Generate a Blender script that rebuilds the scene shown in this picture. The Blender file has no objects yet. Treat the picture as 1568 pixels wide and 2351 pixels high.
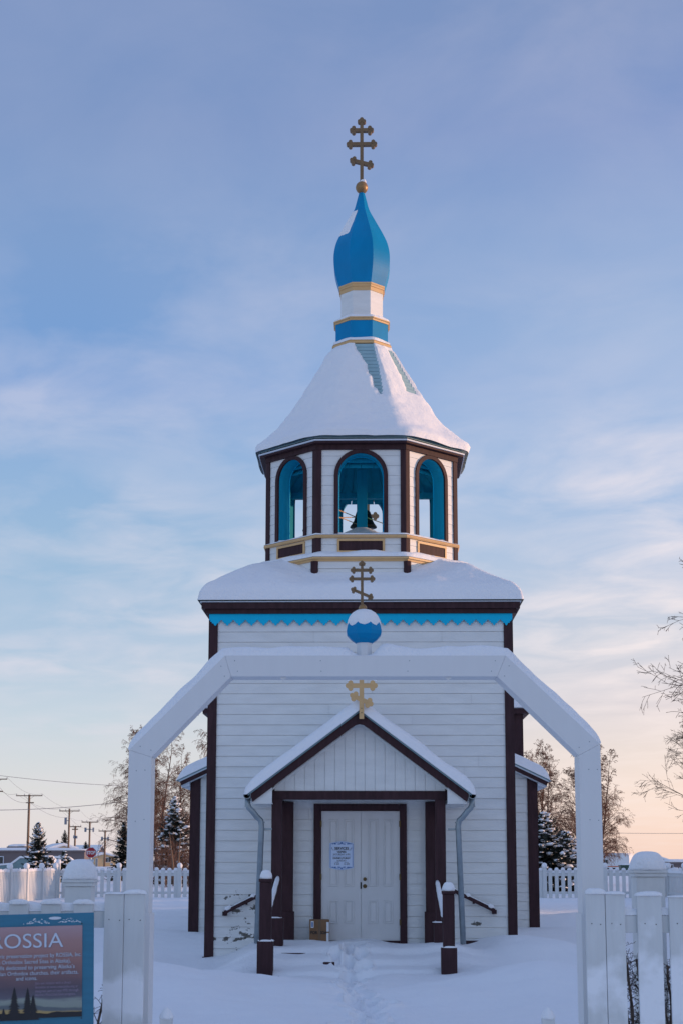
import bpy, math, random
from mathutils import Vector, Matrix, noise as mnoise
import numpy as np

R = math.radians
SC = bpy.context.scene
COL = SC.collection

# ------------------------------------------------------------------ camera
F, CX, CY, EYE = 3600.0, 784.0, 1393.0, 1.55          # measured on the photograph at 1568 x 2351
TILT = math.atan(582 / F)
cam = bpy.data.cameras.new('camera')
cam.sensor_width = 36
cam.lens = F / 2351 * 36
cam.shift_y = (CY - 1175.5) / 2351
cam.clip_end = 6000
cam.dof.use_dof = True
cam.dof.focus_distance = 24
cam.dof.aperture_fstop = 10
camo = bpy.data.objects.new('camera', cam)
camo.location = (0, 0, EYE)
camo.rotation_euler = (math.pi / 2 + TILT, 0, 0)
COL.objects.link(camo)
SC.camera = camo

# ------------------------------------------------------------------ light
SUN_EL, SUN_AZ = 4.5, 8.0                             # azimuth measured from +X towards +Y
sv = Vector((math.cos(R(SUN_AZ)) * math.cos(R(SUN_EL)), math.sin(R(SUN_AZ)) * math.cos(R(SUN_EL)), math.sin(R(SUN_EL))))
sl = bpy.data.lights.new('sun', 'SUN')
sl.energy = 3.3
sl.angle = R(0.6)
sl.color = (1.0, 0.60, 0.36)
so = bpy.data.objects.new('sun', sl)
so.rotation_euler = sv.to_track_quat('Z', 'Y').to_euler()
so.location = (20, 0, 20)
COL.objects.link(so)

W = bpy.data.worlds.new('World')
SC.world = W
W.use_nodes = True
nt = W.node_tree
nt.nodes.clear()


def N(tree, typ, **kw):
    n = tree.nodes.new(typ)
    for k, v in kw.items():
        setattr(n, k, v)
    return n


def LK(tree, a, b):
    tree.links.new(a, b)


def mathn(tree, op, a, b=None, clamp=False):
    n = N(tree, 'ShaderNodeMath', operation=op, use_clamp=clamp)
    for i, v in enumerate((a, b)):
        if v is None:
            continue
        if isinstance(v, (int, float)):
            n.inputs[i].default_value = v
        else:
            LK(tree, v, n.inputs[i])
    return n.outputs[0]


def mixc(tree, fac, a, b, mode='MIX'):
    n = N(tree, 'ShaderNodeMix', data_type='RGBA', blend_type=mode)
    for i, v in ((0, fac), (6, a), (7, b)):
        if isinstance(v, (int, float)):
            n.inputs[i].default_value = v
        elif isinstance(v, tuple):
            n.inputs[i].default_value = (v[0], v[1], v[2], 1)
        else:
            LK(tree, v, n.inputs[i])
    return n.outputs[2]


def lin(r, g, b):
    f = lambda c: (c / 255 / 12.92) if c / 255 <= .04045 else ((c / 255 + .055) / 1.055) ** 2.4
    return (f(r), f(g), f(b))


def ramp(tree, fac, stops, interp='LINEAR'):
    n = N(tree, 'ShaderNodeValToRGB')
    cr = n.color_ramp
    cr.interpolation = interp
    while len(cr.elements) < len(stops):
        cr.elements.new(0.5)
    for e, (p, c) in zip(cr.elements, stops):
        e.position = p
        e.color = (c[0], c[1], c[2], 1)
    LK(tree, fac, n.inputs[0])
    return n.outputs[0]


def sky():
    tc = N(nt, 'ShaderNodeTexCoord')
    sep = N(nt, 'ShaderNodeSeparateXYZ')
    LK(nt, tc.outputs['Generated'], sep.inputs[0])
    X, Y, Z = sep.outputs
    el = mathn(nt, 'MULTIPLY', mathn(nt, 'ARCSINE', Z), 180 / math.pi / 60)   # 0..1 for 0..60 degrees (clamped by the ramp)
    e = lambda d: d / 60
    cool = ramp(nt, el, [(e(d), lin(*c)) for d, c in ((0, (222, 212, 215)), (2.2, (209, 210, 216)), (5, (186, 200, 217)), (7.6, (165, 186, 213)), (11, (142, 174, 208)), (14, (134, 167, 208)),
                         (17, (119, 153, 205)), (19, (110, 148, 201)), (22, (117, 148, 196)), (26, (119, 143, 189)), (30, (117, 140, 186)), (60, (136, 153, 196)))])
    warm = ramp(nt, el, [(e(d), lin(*c)) for d, c in ((0, (244, 208, 190)), (2.2, (243, 217, 208)), (4, (230, 210, 207)), (5.5, (219, 203, 209)), (8, (200, 199, 212)), (11, (178, 189, 216)),
                         (14, (158, 180, 216)), (17, (162, 180, 214)), (19, (154, 175, 211)), (22, (140, 163, 205)), (26, (122, 143, 193)), (30, (114, 137, 184)), (60, (136, 153, 196)))])
    az = mathn(nt, 'ADD', mathn(nt, 'MULTIPLY', X, 2.3), 0.36, True)             # left of the view cool, right of it warm
    col = mixc(nt, az, cool, warm)
    # clouds: thin streaks on a flat sheet high above
    den = mathn(nt, 'ADD', mathn(nt, 'MAXIMUM', Z, 0.0), 0.06)
    cu = mathn(nt, 'DIVIDE', X, den)
    cv = mathn(nt, 'DIVIDE', Y, den)
    cmb = N(nt, 'ShaderNodeCombineXYZ')
    LK(nt, mathn(nt, 'ADD', mathn(nt, 'MULTIPLY', cu, 1.05), mathn(nt, 'MULTIPLY', cv, 0.16)), cmb.inputs[0])
    LK(nt, mathn(nt, 'MULTIPLY', cv, 0.85), cmb.inputs[1])
    nz = N(nt, 'ShaderNodeTexNoise')
    nz.inputs['Scale'].default_value = 2.9
    nz.inputs['Detail'].default_value = 7
    nz.inputs['Roughness'].default_value = .56
    nz.inputs['Distortion'].default_value = .35
    LK(nt, cmb.outputs[0], nz.inputs['Vector'])
    nz2 = N(nt, 'ShaderNodeTexNoise')
    nz2.inputs['Scale'].default_value = .8
    nz2.inputs['Detail'].default_value = 3
    LK(nt, cmb.outputs[0], nz2.inputs['Vector'])
    c = mathn(nt, 'MULTIPLY', mathn(nt, 'SUBTRACT', nz.outputs[0], .38), 3.6, True)
    c2 = mathn(nt, 'MULTIPLY', mathn(nt, 'SUBTRACT', nz2.outputs[0], .34), 3.4, True)
    c = mathn(nt, 'MULTIPLY', c, c2)
    # the cloud sheet is densest low in the sky
    band = ramp(nt, el, [(e(0), (.3,) * 3), (e(4), (.5,) * 3), (e(9), (1,) * 3), (e(14), (.95,) * 3), (e(18), (.45,) * 3), (e(24), (.17,) * 3), (e(34), (.24,) * 3)])
    c = mathn(nt, 'MULTIPLY', c, band)
    ccol = mixc(nt, az, lin(212, 208, 223), lin(250, 232, 230))
    col = mixc(nt, mathn(nt, 'MULTIPLY', c, .82), col, ccol)
    # the sky opposite the glow, behind the viewer, is brighter
    back = mathn(nt, 'ADD', mathn(nt, 'MULTIPLY', Y, -1.2), .30, True)
    col = mixc(nt, back, col, mixc(nt, 1.0, col, (1.10, 1.18, 1.18), 'MULTIPLY'))
    ns = N(nt, 'ShaderNodeTexSky', sky_type='NISHITA')
    ns.sun_disc = False
    ns.sun_elevation = R(SUN_EL)
    ns.sun_rotation = R(90 - SUN_AZ)
    bg1 = N(nt, 'ShaderNodeBackground')
    LK(nt, ns.outputs[0], bg1.inputs[0])
    bg1.inputs[1].default_value = 0.04
    bg2 = N(nt, 'ShaderNodeBackground')
    LK(nt, col, bg2.inputs[0])
    bg2.inputs[1].default_value = 0.92
    ad = N(nt, 'ShaderNodeAddShader')
    LK(nt, bg1.outputs[0], ad.inputs[0])
    LK(nt, bg2.outputs[0], ad.inputs[1])
    out = N(nt, 'ShaderNodeOutputWorld')
    LK(nt, ad.outputs[0], out.inputs[0])


sky()
SC.view_settings.view_transform = 'Standard'
SC.view_settings.look = 'None'
SC.view_settings.exposure = 0.12
SC.view_settings.gamma = 1
SC.cycles.max_bounces = 8
SC.cycles.diffuse_bounces = 4

# ------------------------------------------------------------------ materials


def mat(name, c, rough=.6, metal=0.0, var=.12, nscale=3.0, bump=0.0, bscale=40.0, c2=None, stretch=None, spec=None, detail=5):
    m = bpy.data.materials.new(name)
    m.use_nodes = True
    t = m.node_tree
    b = t.nodes['Principled BSDF']
    b.inputs['Roughness'].default_value = rough
    b.inputs['Metallic'].default_value = metal
    if spec is not None:
        b.inputs['Specular IOR Level'].default_value = spec
    tc = N(t, 'ShaderNodeTexCoord')
    vec = tc.outputs['Object']
    if stretch:
        mp = N(t, 'ShaderNodeMapping')
        mp.inputs['Scale'].default_value = stretch
        LK(t, vec, mp.inputs[0])
        vec = mp.outputs[0]
    nz = N(t, 'ShaderNodeTexNoise')
    nz.inputs['Scale'].default_value = nscale
    nz.inputs['Detail'].default_value = detail
    LK(t, vec, nz.inputs['Vector'])
    f = mathn(t, 'MULTIPLY', mathn(t, 'SUBTRACT', nz.outputs[0], .32), 2.6, True)
    if c2 is None:
        c2 = tuple(max(0, x * (1 - 2 * var)) for x in c)
    LK(t, mixc(t, f, c2, c), b.inputs['Base Color'])
    if bump:
        bn = N(t, 'ShaderNodeTexNoise')
        bn.inputs['Scale'].default_value = bscale
        bn.inputs['Detail'].default_value = 4
        LK(t, vec, bn.inputs['Vector'])
        bp = N(t, 'ShaderNodeBump')
        bp.inputs['Strength'].default_value = bump
        bp.inputs['Distance'].default_value = .02
        LK(t, bn.outputs[0], bp.inputs['Height'])
        LK(t, bp.outputs[0], b.inputs['Normal'])
    return m


M = {}
M['white'] = mat('white_paint', (.755, .765, .755), .55, var=.05, nscale=2.5, stretch=(1, 1, 4), bump=.12, bscale=25)
M['white_gate'] = mat('gate_white_paint', (.70, .71, .72), .5, var=.015, nscale=3, stretch=(5, 5, .6), bump=.04, bscale=30)
M['fence'] = mat('picket_white_paint', (.66, .68, .68), .6, var=.045, nscale=6, stretch=(4, 4, .5), bump=.12, bscale=20)
M['door'] = mat('door_white_paint', (.66, .66, .66), .45, var=.04, nscale=3)
M['brown'] = mat('dark_brown_paint', (.060, .029, .034), .6, var=.18, nscale=5, stretch=(4, 4, .6), bump=.1, spec=.15)
M['cream'] = mat('ochre_trim_paint', (.66, .42, .19), .5, var=.06, nscale=6)
M['gold'] = mat('gold_paint', (.33, .19, .075), .42, metal=.25, var=.12, nscale=9)
M['crossgold'] = mat('aged_gold_paint', (.20, .125, .06), .5, metal=.1, var=.12, nscale=12)
M['dome'] = mat('blue_dome_paint', (.0, .235, .50), .42, var=.06, nscale=4, stretch=(1, 1, .5), bump=.03, spec=.13)
M['cyan'] = mat('blue_trim_paint', (.0, .47, .74), .6, var=.03, nscale=5, spec=.2)
M['inblue'] = mat('belfry_blue_paint', (.008, .36, .56), .7, var=.08, nscale=3, stretch=(6, 6, .7), spec=.15)
M['shingle'] = mat('weathered_green_shingle', (.30, .47, .53), .85, var=.06, nscale=2.5, stretch=(2, 2, 1), bump=.05, bscale=30)
M['shdark'] = mat('shingle_edge', (.05, .075, .075), .85, var=.2, nscale=10, bump=.4)
M['metal'] = mat('galvanised_metal', (.30, .36, .40), .4, metal=.55, var=.1, nscale=8)
M['bronze'] = mat('bronze_bell', (.025, .03, .028), .4, metal=.6, var=.3, nscale=8)
M['dark'] = mat('dark_iron', (.02, .02, .022), .5, var=.2)
M['brass'] = mat('worn_brass', (.12, .085, .04), .35, metal=.8, var=.2, nscale=20)
M['card'] = mat('cardboard', (.23, .125, .062), .8, var=.1, nscale=12)
M['paper'] = mat('paper_label', (.72, .74, .76), .6, var=.02)
M['ink'] = mat('black_ink', (.018, .018, .02), .7, var=.05)
M['signwhite'] = mat('sign_white', (.62, .68, .76), .5, var=.02)
M['notice'] = mat('pale_blue_notice', (.58, .69, .88), .5, var=.02)
M['signblue'] = mat('sign_blue', (.01, .12, .38), .5, var=.05)
M['board'] = mat('blue_sign_board', (.025, .185, .30), .5, var=.08, nscale=6, stretch=(1, 1, 6), bump=.05)
M['letter'] = mat('pale_lettering', (.55, .62, .74), .5, var=.02)
M['lettershadow'] = mat('lettering_shade_print', (.05, .05, .10), .6, var=.02)
M['pinkletter'] = mat('faded_print', (.30, .24, .34), .6, var=.05)
M['silh'] = mat('printed_tree_silhouette', (.010, .012, .018), .5, var=.1)
M['polewood'] = mat('weathered_pole_wood', (.26, .16, .10), .85, var=.2, nscale=8, stretch=(6, 6, .5))
M['wire'] = mat('cable', (.16, .17, .20), .7)
M['grey'] = mat('grey_transformer_steel', (.16, .21, .28), .5, var=.1)
M['red'] = mat('red_sign_face', (.42, .008, .02), .5, var=.05)
M['tan'] = mat('tan_house_wall', (.60, .42, .24), .75, var=.05, nscale=2)
M['greyb'] = mat('grey_brown_wall', (.17, .14, .145), .8, var=.08, nscale=.8)
M['win'] = mat('dark_window', (.03, .04, .05), .15, var=.3, nscale=.6)
M['bark'] = mat('birch_bark', (.20, .145, .115), .85, var=.3, nscale=5, stretch=(1, 1, 2))
M['twig'] = mat('brown_twig', (.21, .10, .062), .85, var=.25, nscale=1.5)
M['twigdark'] = mat('dark_twig', (.07, .042, .034), .85, var=.25, nscale=1.5)
M['needle'] = mat('spruce_needle', (.022, .034, .026), .8, var=.3, nscale=2.0)
M['green'] = mat('green_steel', (.02, .075, .06), .5, var=.15)
M['teal'] = mat('pale_teal_car_paint', (.16, .26, .28), .35, var=.1)
M['orange'] = mat('orange_stripe', (.60, .12, .03), .5)
M['rubber'] = mat('black_rubber', (.015, .015, .016), .8)
M['hall'] = mat('hall_siding', (.30, .24, .20), .8, var=.1, nscale=1, stretch=(1, 1, 8))


def snow_mat(name, b1, s1, b2, s2, c=(.86, .87, .89), c2=(.80, .82, .86)):
    m = bpy.data.materials.new(name)
    m.use_nodes = True
    t = m.node_tree
    b = t.nodes['Principled BSDF']
    b.inputs['Roughness'].default_value = .75
    b.inputs['Specular IOR Level'].default_value = .25
    tc = N(t, 'ShaderNodeTexCoord')
    n1 = N(t, 'ShaderNodeTexNoise')
    n1.inputs['Scale'].default_value = s1
    n1.inputs['Detail'].default_value = 6
    n2 = N(t, 'ShaderNodeTexNoise')
    n2.inputs['Scale'].default_value = s2
    n2.inputs['Detail'].default_value = 3
    LK(t, tc.outputs['Object'], n1.inputs['Vector'])
    LK(t, tc.outputs['Object'], n2.inputs['Vector'])
    LK(t, mixc(t, n1.outputs[0], c2, c), b.inputs['Base Color'])
    p1 = N(t, 'ShaderNodeBump')
    p1.inputs['Strength'].default_value = b1
    p1.inputs['Distance'].default_value = .05
    LK(t, n1.outputs[0], p1.inputs['Height'])
    p2 = N(t, 'ShaderNodeBump')
    p2.inputs['Strength'].default_value = b2
    p2.inputs['Distance'].default_value = .012
    LK(t, n2.outputs[0], p2.inputs['Height'])
    LK(t, p1.outputs[0], p2.inputs['Normal'])
    LK(t, p2.outputs[0], b.inputs['Normal'])
    return m


M['snow'] = snow_mat('snow', .42, 7, .65, 55)
M['gsnow'] = snow_mat('ground_snow_cover', .45, 3.2, .7, 40)


def frost_on(m):
    """wind blown snow stuck to the lower boards in ragged patches"""
    t = m.node_tree
    b = t.nodes['Principled BSDF']
    src = b.inputs['Base Color'].links[0].from_socket
    tc = N(t, 'ShaderNodeTexCoord')
    sep = N(t, 'ShaderNodeSeparateXYZ')
    LK(t, tc.outputs['Object'], sep.inputs[0])
    nz = N(t, 'ShaderNodeTexNoise')
    nz.inputs['Scale'].default_value = 2.6
    nz.inputs['Detail'].default_value = 7
    LK(t, tc.outputs['Object'], nz.inputs['Vector'])
    thr = mathn(t, 'ADD', .36, mathn(t, 'MULTIPLY', mathn(t, 'ABSOLUTE', mathn(t, 'SUBTRACT', sep.outputs[2], .78)), .55))
    fac = mathn(t, 'MULTIPLY', mathn(t, 'SUBTRACT', nz.outputs[0], thr), 9, True)
    LK(t, mixc(t, fac, src, (.85, .87, .90)), b.inputs['Base Color'])


M['front_fence'] = M['fence'].copy()
M['front_fence'].name = 'frosted_picket_paint'
frost_on(M['front_fence'])


def peel_material():
    """White clapboard paint that has flaked off near the foot of the wall on one side."""
    m = M['white'].copy()
    m.name = 'peeling_white_paint'
    t = m.node_tree
    b = t.nodes['Principled BSDF']
    src = b.inputs['Base Color'].links[0].from_socket
    tc = [n for n in t.nodes if n.type == 'TEX_COORD'][0]
    sep = N(t, 'ShaderNodeSeparateXYZ')
    LK(t, tc.outputs['Object'], sep.inputs[0])
    x, y, z = sep.outputs
    mp = N(t, 'ShaderNodeMapping')
    mp.inputs['Scale'].default_value = (1, 1, 1.7)
    LK(t, tc.outputs['Object'], mp.inputs[0])
    nz = N(t, 'ShaderNodeTexNoise')
    nz.inputs['Scale'].default_value = 5.5
    nz.inputs['Detail'].default_value = 9
    nz.inputs['Roughness'].default_value = .62
    LK(t, mp.outputs[0], nz.inputs['Vector'])

    def spot(cx, cz, sx, sz):
        a = mathn(t, 'DIVIDE', mathn(t, 'SUBTRACT', x, cx), sx)
        c = mathn(t, 'DIVIDE', mathn(t, 'SUBTRACT', z, cz), sz)
        return mathn(t, 'SQRT', mathn(t, 'ADD', mathn(t, 'MULTIPLY', a, a), mathn(t, 'MULTIPLY', c, c)))
    d = mathn(t, 'MINIMUM', spot(-1.78, .42, .50, .20), spot(-1.62, .88, .45, .16))
    d = mathn(t, 'MINIMUM', d, spot(1.75, .62, .12, .035))
    thr = mathn(t, 'ADD', .47, mathn(t, 'MULTIPLY', d, .12))
    thr = mathn(t, 'MINIMUM', thr, .735)
    fac = mathn(t, 'MULTIPLY', mathn(t, 'SUBTRACT', nz.outputs[0], thr), 40, True)
    LK(t, mixc(t, fac, src, (.10, .095, .085)), b.inputs['Base Color'])
    return m


M['peel'] = peel_material()

# ------------------------------------------------------------------ mesh helpers


class MB:
    def __init__(self):
        self.v, self.f = [], []

    def add(self, vs, fs):
        o = len(self.v)
        self.v += [tuple(p) for p in vs]
        self.f += [tuple(i + o for i in q) for q in fs]
        return self

    def box(self, x0, x1, y0, y1, z0, z1):
        return self.add([(x0, y0, z0), (x1, y0, z0), (x1, y1, z0), (x0, y1, z0), (x0, y0, z1), (x1, y0, z1), (x1, y1, z1), (x0, y1, z1)],
                        [(0, 3, 2, 1), (4, 5, 6, 7), (0, 1, 5, 4), (1, 2, 6, 5), (2, 3, 7, 6), (3, 0, 4, 7)])

    def beam(self, p0, p1, w, h, up=(0, 0, 1)):
        p0, p1 = Vector(p0), Vector(p1)
        d = (p1 - p0).normalized()
        s = d.cross(Vector(up)).normalized()
        u = s.cross(d)
        vs = []
        for p in (p0, p1):
            for a, b in ((-1, -1), (1, -1), (1, 1), (-1, 1)):
                vs.append(p + s * (a * w / 2) + u * (b * h / 2))
        return self.add(vs, [(0, 1, 2, 3), (7, 6, 5, 4), (0, 4, 5, 1), (1, 5, 6, 2), (2, 6, 7, 3), (3, 7, 4, 0)])

    def prism(self, poly, y0, y1):
        n = len(poly)
        vs = [(x, y0, z) for x, z in poly] + [(x, y1, z) for x, z in poly]
        return self.add(vs, [tuple(range(n)), tuple(range(2 * n - 1, n - 1, -1))] + [((i + 1) % n, i, i + n, (i + 1) % n + n) for i in range(n)])

    def strip(self, outer, inner, y0, y1, closed=False):
        """band between two polylines (x, z), extruded in y"""
        n = len(outer)
        vs = []
        for y in (y0, y1):
            vs += [(x, y, z) for x, z in outer] + [(x, y, z) for x, z in inner]
        fs = []
        m = n if closed else n - 1
        for i in range(m):
            j = (i + 1) % n
            fs += [(i, j, j + n, i + n), (i + 2 * n, i + 3 * n, j + 3 * n, j + 2 * n), (i, i + 2 * n, j + 2 * n, j), (i + n, j + n, j + 3 * n, i + 3 * n)]
        if not closed:
            fs += [(0, n, 3 * n, 2 * n), (n - 1, 3 * n - 1, 4 * n - 1, 2 * n - 1)]
        return self.add(vs, fs)

    def tube(self, pts, rad, n=6, cap=True):
        pts = [Vector(p) for p in pts]
        if not isinstance(rad, (list, tuple)):
            rad = [rad] * len(pts)
        vs, fs = [], []
        ref = None
        for i, p in enumerate(pts):
            d = (pts[min(i + 1, len(pts) - 1)] - pts[max(i - 1, 0)])
            if d.length < 1e-9:
                d = Vector((0, 0, 1))
            d.normalize()
            if ref is None:
                ref = Vector((1, 0, 0)) if abs(d.x) < .9 else Vector((0, 1, 0))
            s = (ref - d * ref.dot(d)).normalized()
            ref = s
            u = d.cross(s)
            for k in range(n):
                a = 2 * math.pi * k / n
                vs.append(p + (s * math.cos(a) + u * math.sin(a)) * rad[i])
        for i in range(len(pts) - 1):
            for k in range(n):
                k2 = (k + 1) % n
                fs.append((i * n + k, i * n + k2, (i + 1) * n + k2, (i + 1) * n + k))
        if cap:
            fs += [tuple(range(n - 1, -1, -1)), tuple(range((len(pts) - 1) * n, len(pts) * n))]
        return self.add(vs, fs)

    def rings(self, rings, cap0=True, cap1=True):
        n = len(rings[0])
        vs = [p for r in rings for p in r]
        fs = []
        for i in range(len(rings) - 1):
            for k in range(n):
                k2 = (k + 1) % n
                fs.append((i * n + k, i * n + k2, (i + 1) * n + k2, (i + 1) * n + k))
        if cap0:
            fs.append(tuple(range(n - 1, -1, -1)))
        if cap1:
            fs.append(tuple(range((len(rings) - 1) * n, len(rings) * n)))
        return self.add(vs, fs)

    def octs(self, prof, cx, cy, cap0=True, cap1=True):
        """loft of octagons (a, r, z): corners (+-a, +-r) and (+-r, +-a)"""
        return self.rings([[(cx + x, cy + y, z) for x, y in octpts(a, r)] for a, r, z in prof], cap0, cap1)

    def lathe(self, prof, cx, cy, n=16, z=0):
        return self.rings([[(cx + r * math.cos(2 * math.pi * k / n), cy + r * math.sin(2 * math.pi * k / n), z + h) for k in range(n)] for r, h in prof])

    def disc(self, cx, cz, r, y0, y1, n=14):
        return self.prism([(cx + r * math.cos(2 * math.pi * k / n), cz + r * math.sin(2 * math.pi * k / n)) for k in range(n)], y0, y1)

    def blob(self, c, sx, sy, sz, rng, nu=8, nv=5, jit=.12):
        vs, fs = [], []
        for j in range(nv + 1):
            ph = math.pi * j / nv
            for i in range(nu):
                th = 2 * math.pi * i / nu
                k = 1 + rng.uniform(-jit, jit)
                vs.append((c[0] + sx * math.sin(ph) * math.cos(th) * k, c[1] + sy * math.sin(ph) * math.sin(th) * k, c[2] + sz * math.cos(ph) * k))
        for j in range(nv):
            for i in range(nu):
                i2 = (i + 1) % nu
                fs.append((j * nu + i, (j + 1) * nu + i, (j + 1) * nu + i2, j * nu + i2))
        return self.add(vs, fs)

    def cap(self, cx, cy, z, w, d, h, seed=0, p=3.2, n=20, m=7, over=1.06, amp=.10):
        """rounded cushion of snow on a flat top"""
        rings = []
        for j in range(m + 1):
            t = j / m
            s = math.cos(t * math.pi / 2) ** .62 if j < m else .02
            zz = z + h * math.sin(t * math.pi / 2)
            ring = []
            for k in range(n):
                a = 2 * math.pi * k / n
                ca, sa = math.cos(a), math.sin(a)
                q = (abs(ca) ** p + abs(sa) ** p) ** (-1 / p)
                nn = 1 + amp * mnoise.noise(Vector((ca * 1.3 + seed * 7.1, sa * 1.3, t * 2 + seed)))
                ring.append((cx + ca * q * w / 2 * over * s * nn, cy + sa * q * d / 2 * over * s * nn, zz + (amp * .25 * h * mnoise.noise(Vector((ca * 2 + seed, sa * 2, 5 + t))) if j else 0)))
            rings.append(ring)
        return self.rings(rings)

    def build(self, name, m, parent=None, smooth=False, bevel=0, angle=None):
        me = bpy.data.meshes.new(name)
        me.from_pydata(self.v, [], self.f)
        me.materials.append(M[m] if isinstance(m, str) else m)
        if smooth:
            me.polygons.foreach_set('use_smooth', [True] * len(me.polygons))
        me.validate()
        me.update()
        o = bpy.data.objects.new(name, me)
        COL.objects.link(o)
        if parent:
            o.parent = parent
        if bevel:
            b = o.modifiers.new('bevel', 'BEVEL')
            b.width = bevel
            b.segments = 2
            b.limit_method = 'ANGLE'
        return o


def octpts(a, r):
    return [(a, -r), (r, -a), (r, a), (a, r), (-a, r), (-r, a), (-r, -a), (-a, -r)]


def tag(o, label=None, cat=None, group=None, kind=None):
    for k, v in (('label', label), ('category', cat), ('group', group), ('kind', kind)):
        if v:
            o[k] = v
    return o


def thing(name, label, cat, loc=(0, 0, 0), rot=(0, 0, 0), group=None):
    o = bpy.data.objects.new(name, None)
    o.location = loc
    o.rotation_euler = rot
    o.empty_display_size = .3
    COL.objects.link(o)
    return tag(o, label, cat, group)


def copy_tree(o, parent=None):
    c = o.copy()
    COL.objects.link(c)
    c.parent = parent
    for ch in list(o.children):
        copy_tree(ch, c)
    return c


def at(x, y, Y):
    """where the sight line through a measured point meets the upright plane at distance Y -> (X, Z)"""
    u, v = (x - CX) / F, (CY - y) / F
    dy, dz = math.cos(TILT) - v * math.sin(TILT), math.sin(TILT) + v * math.cos(TILT)
    k = Y / dy
    return k * u, EYE + k * dz


def edge_round(d, r):
    if d >= r:
        return 1.0
    d = max(d, 0) / r
    return math.sqrt(max(0, 1 - (1 - d) ** 2))


def lins(a, b, n, cl=True):
    out = []
    for i in range(n + 1):
        t = i / n
        if cl:
            t = .5 * t + .5 * (.5 - .5 * math.cos(math.pi * t))
        out.append(a + (b - a) * t)
    return out


def hsnow(x0, x1, y0, y1, base, th, rr, nx, ny, seed=0, amp=.15, fs=1.6, open_=(), lift=.004, hole=None):
    """snow lying on a surface z = base(x, y): rounded edges, uneven depth"""
    xs, ys = lins(x0, x1, nx), lins(y0, y1, ny)
    mb = MB()
    vs = []
    for y in ys:
        for x in xs:
            d = min(9 if 'l' in open_ else x - x0, 9 if 'r' in open_ else x1 - x, 9 if 'f' in open_ else y - y0, 9 if 'b' in open_ else y1 - y)
            n = mnoise.fractal(Vector((x * fs + seed * 3.7, y * fs, seed)), 1, 2, 4)
            t = th * edge_round(d, rr) * (1 + amp * n)
            if hole:
                t *= hole(x, y)
            vs.append((x, y, base(x, y) + lift + t))
    k = nx + 1
    fs_ = [(j * k + i, j * k + i + 1, (j + 1) * k + i + 1, (j + 1) * k + i) for j in range(ny) for i in range(nx)]
    return mb.add(vs, fs_)


def siding(mb, o, u, n, L, z0, z1, pitch, hole=None, lip=.009, gap=.0065, rec=.011, seed=1, base=None):
    """lapped boards on an upright wall; o = start (x, y), u = direction along, n = outward normal"""
    rng = random.Random(seed)
    o, u, n = Vector((o[0], o[1])), Vector(u), Vector(n)
    P = lambda s, off, z: (o.x + u.x * s + n.x * off, o.y + u.y * s + n.y * off, z)
    row = 0
    z = z0
    while z < z1 - .01:
        zt = min(z + pitch, z1)
        prof = [(z, -rec), (z, lip), (zt - gap, .001), (zt - gap, -rec), (zt, -rec)]
        hw = None
        if hole:
            c, w, zs, zsp = hole

            def hwf(q):
                if q < zs - 1e-6:
                    return 0
                if q <= zsp:
                    return w
                h = w * w - (q - zsp) ** 2
                return math.sqrt(h) if h > 0 else 0
            if zt > zs and z < zsp + w:
                hw = hwf
        if hw is None:
            cuts = [0]
            s = rng.uniform(.9, 3.2)
            while s < L - .5:
                cuts.append(s)
                s += rng.uniform(1.6, 3.4)
            cuts.append(L)
            for a, b in zip(cuts[:-1], cuts[1:]):
                j = rng.uniform(-.0025, .0025)
                b2 = b - (.003 if b < L else 0)
                vs = []
                for zz, off in prof:
                    oo = off + (j if off > 0 else 0)
                    vs += [P(a, oo, zz), P(b2, oo, zz)]
                mb.add(vs, [(2 * i, 2 * i + 1, 2 * i + 3, 2 * i + 2) for i in range(len(prof) - 1)])
        else:
            for side in (-1, 1):
                sub = [prof[0], prof[1]]
                for q in range(1, 5):
                    f = q / 4
                    sub.append((z + (zt - gap - z) * f, lip + (.001 - lip) * f))
                sub += prof[3:]
                vs = []
                for zz, off in sub:
                    e = c + side * hw(min(max(zz, z + 1e-4), zt))
                    a, b = (0, e) if side < 0 else (e, L)
                    vs += [P(a, off, zz), P(b, off, zz)]
                mb.add(vs, [(2 * i, 2 * i + 1, 2 * i + 3, 2 * i + 2) for i in range(len(sub) - 1)])
        z = zt
        row += 1
    return mb


def add_text(mb, body, size, x, z, y, align='LEFT', sx=1.0, offset=0.0, spacing=1.0):
    cu = bpy.data.curves.new('text', 'FONT')
    cu.body = body
    cu.size = size
    cu.align_x = align
    cu.offset = offset
    cu.space_character = spacing
    cu.resolution_u = 6 if size > .1 else 3
    ob = bpy.data.objects.new('text', cu)
    me = bpy.data.meshes.new_from_object(ob)
    mb.add([(x + v.co.x * sx, y, z + v.co.y) for v in me.vertices], [tuple(p.vertices) for p in me.polygons])
    bpy.data.objects.remove(ob)
    bpy.data.curves.remove(cu)
    bpy.data.meshes.remove(me)


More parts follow.
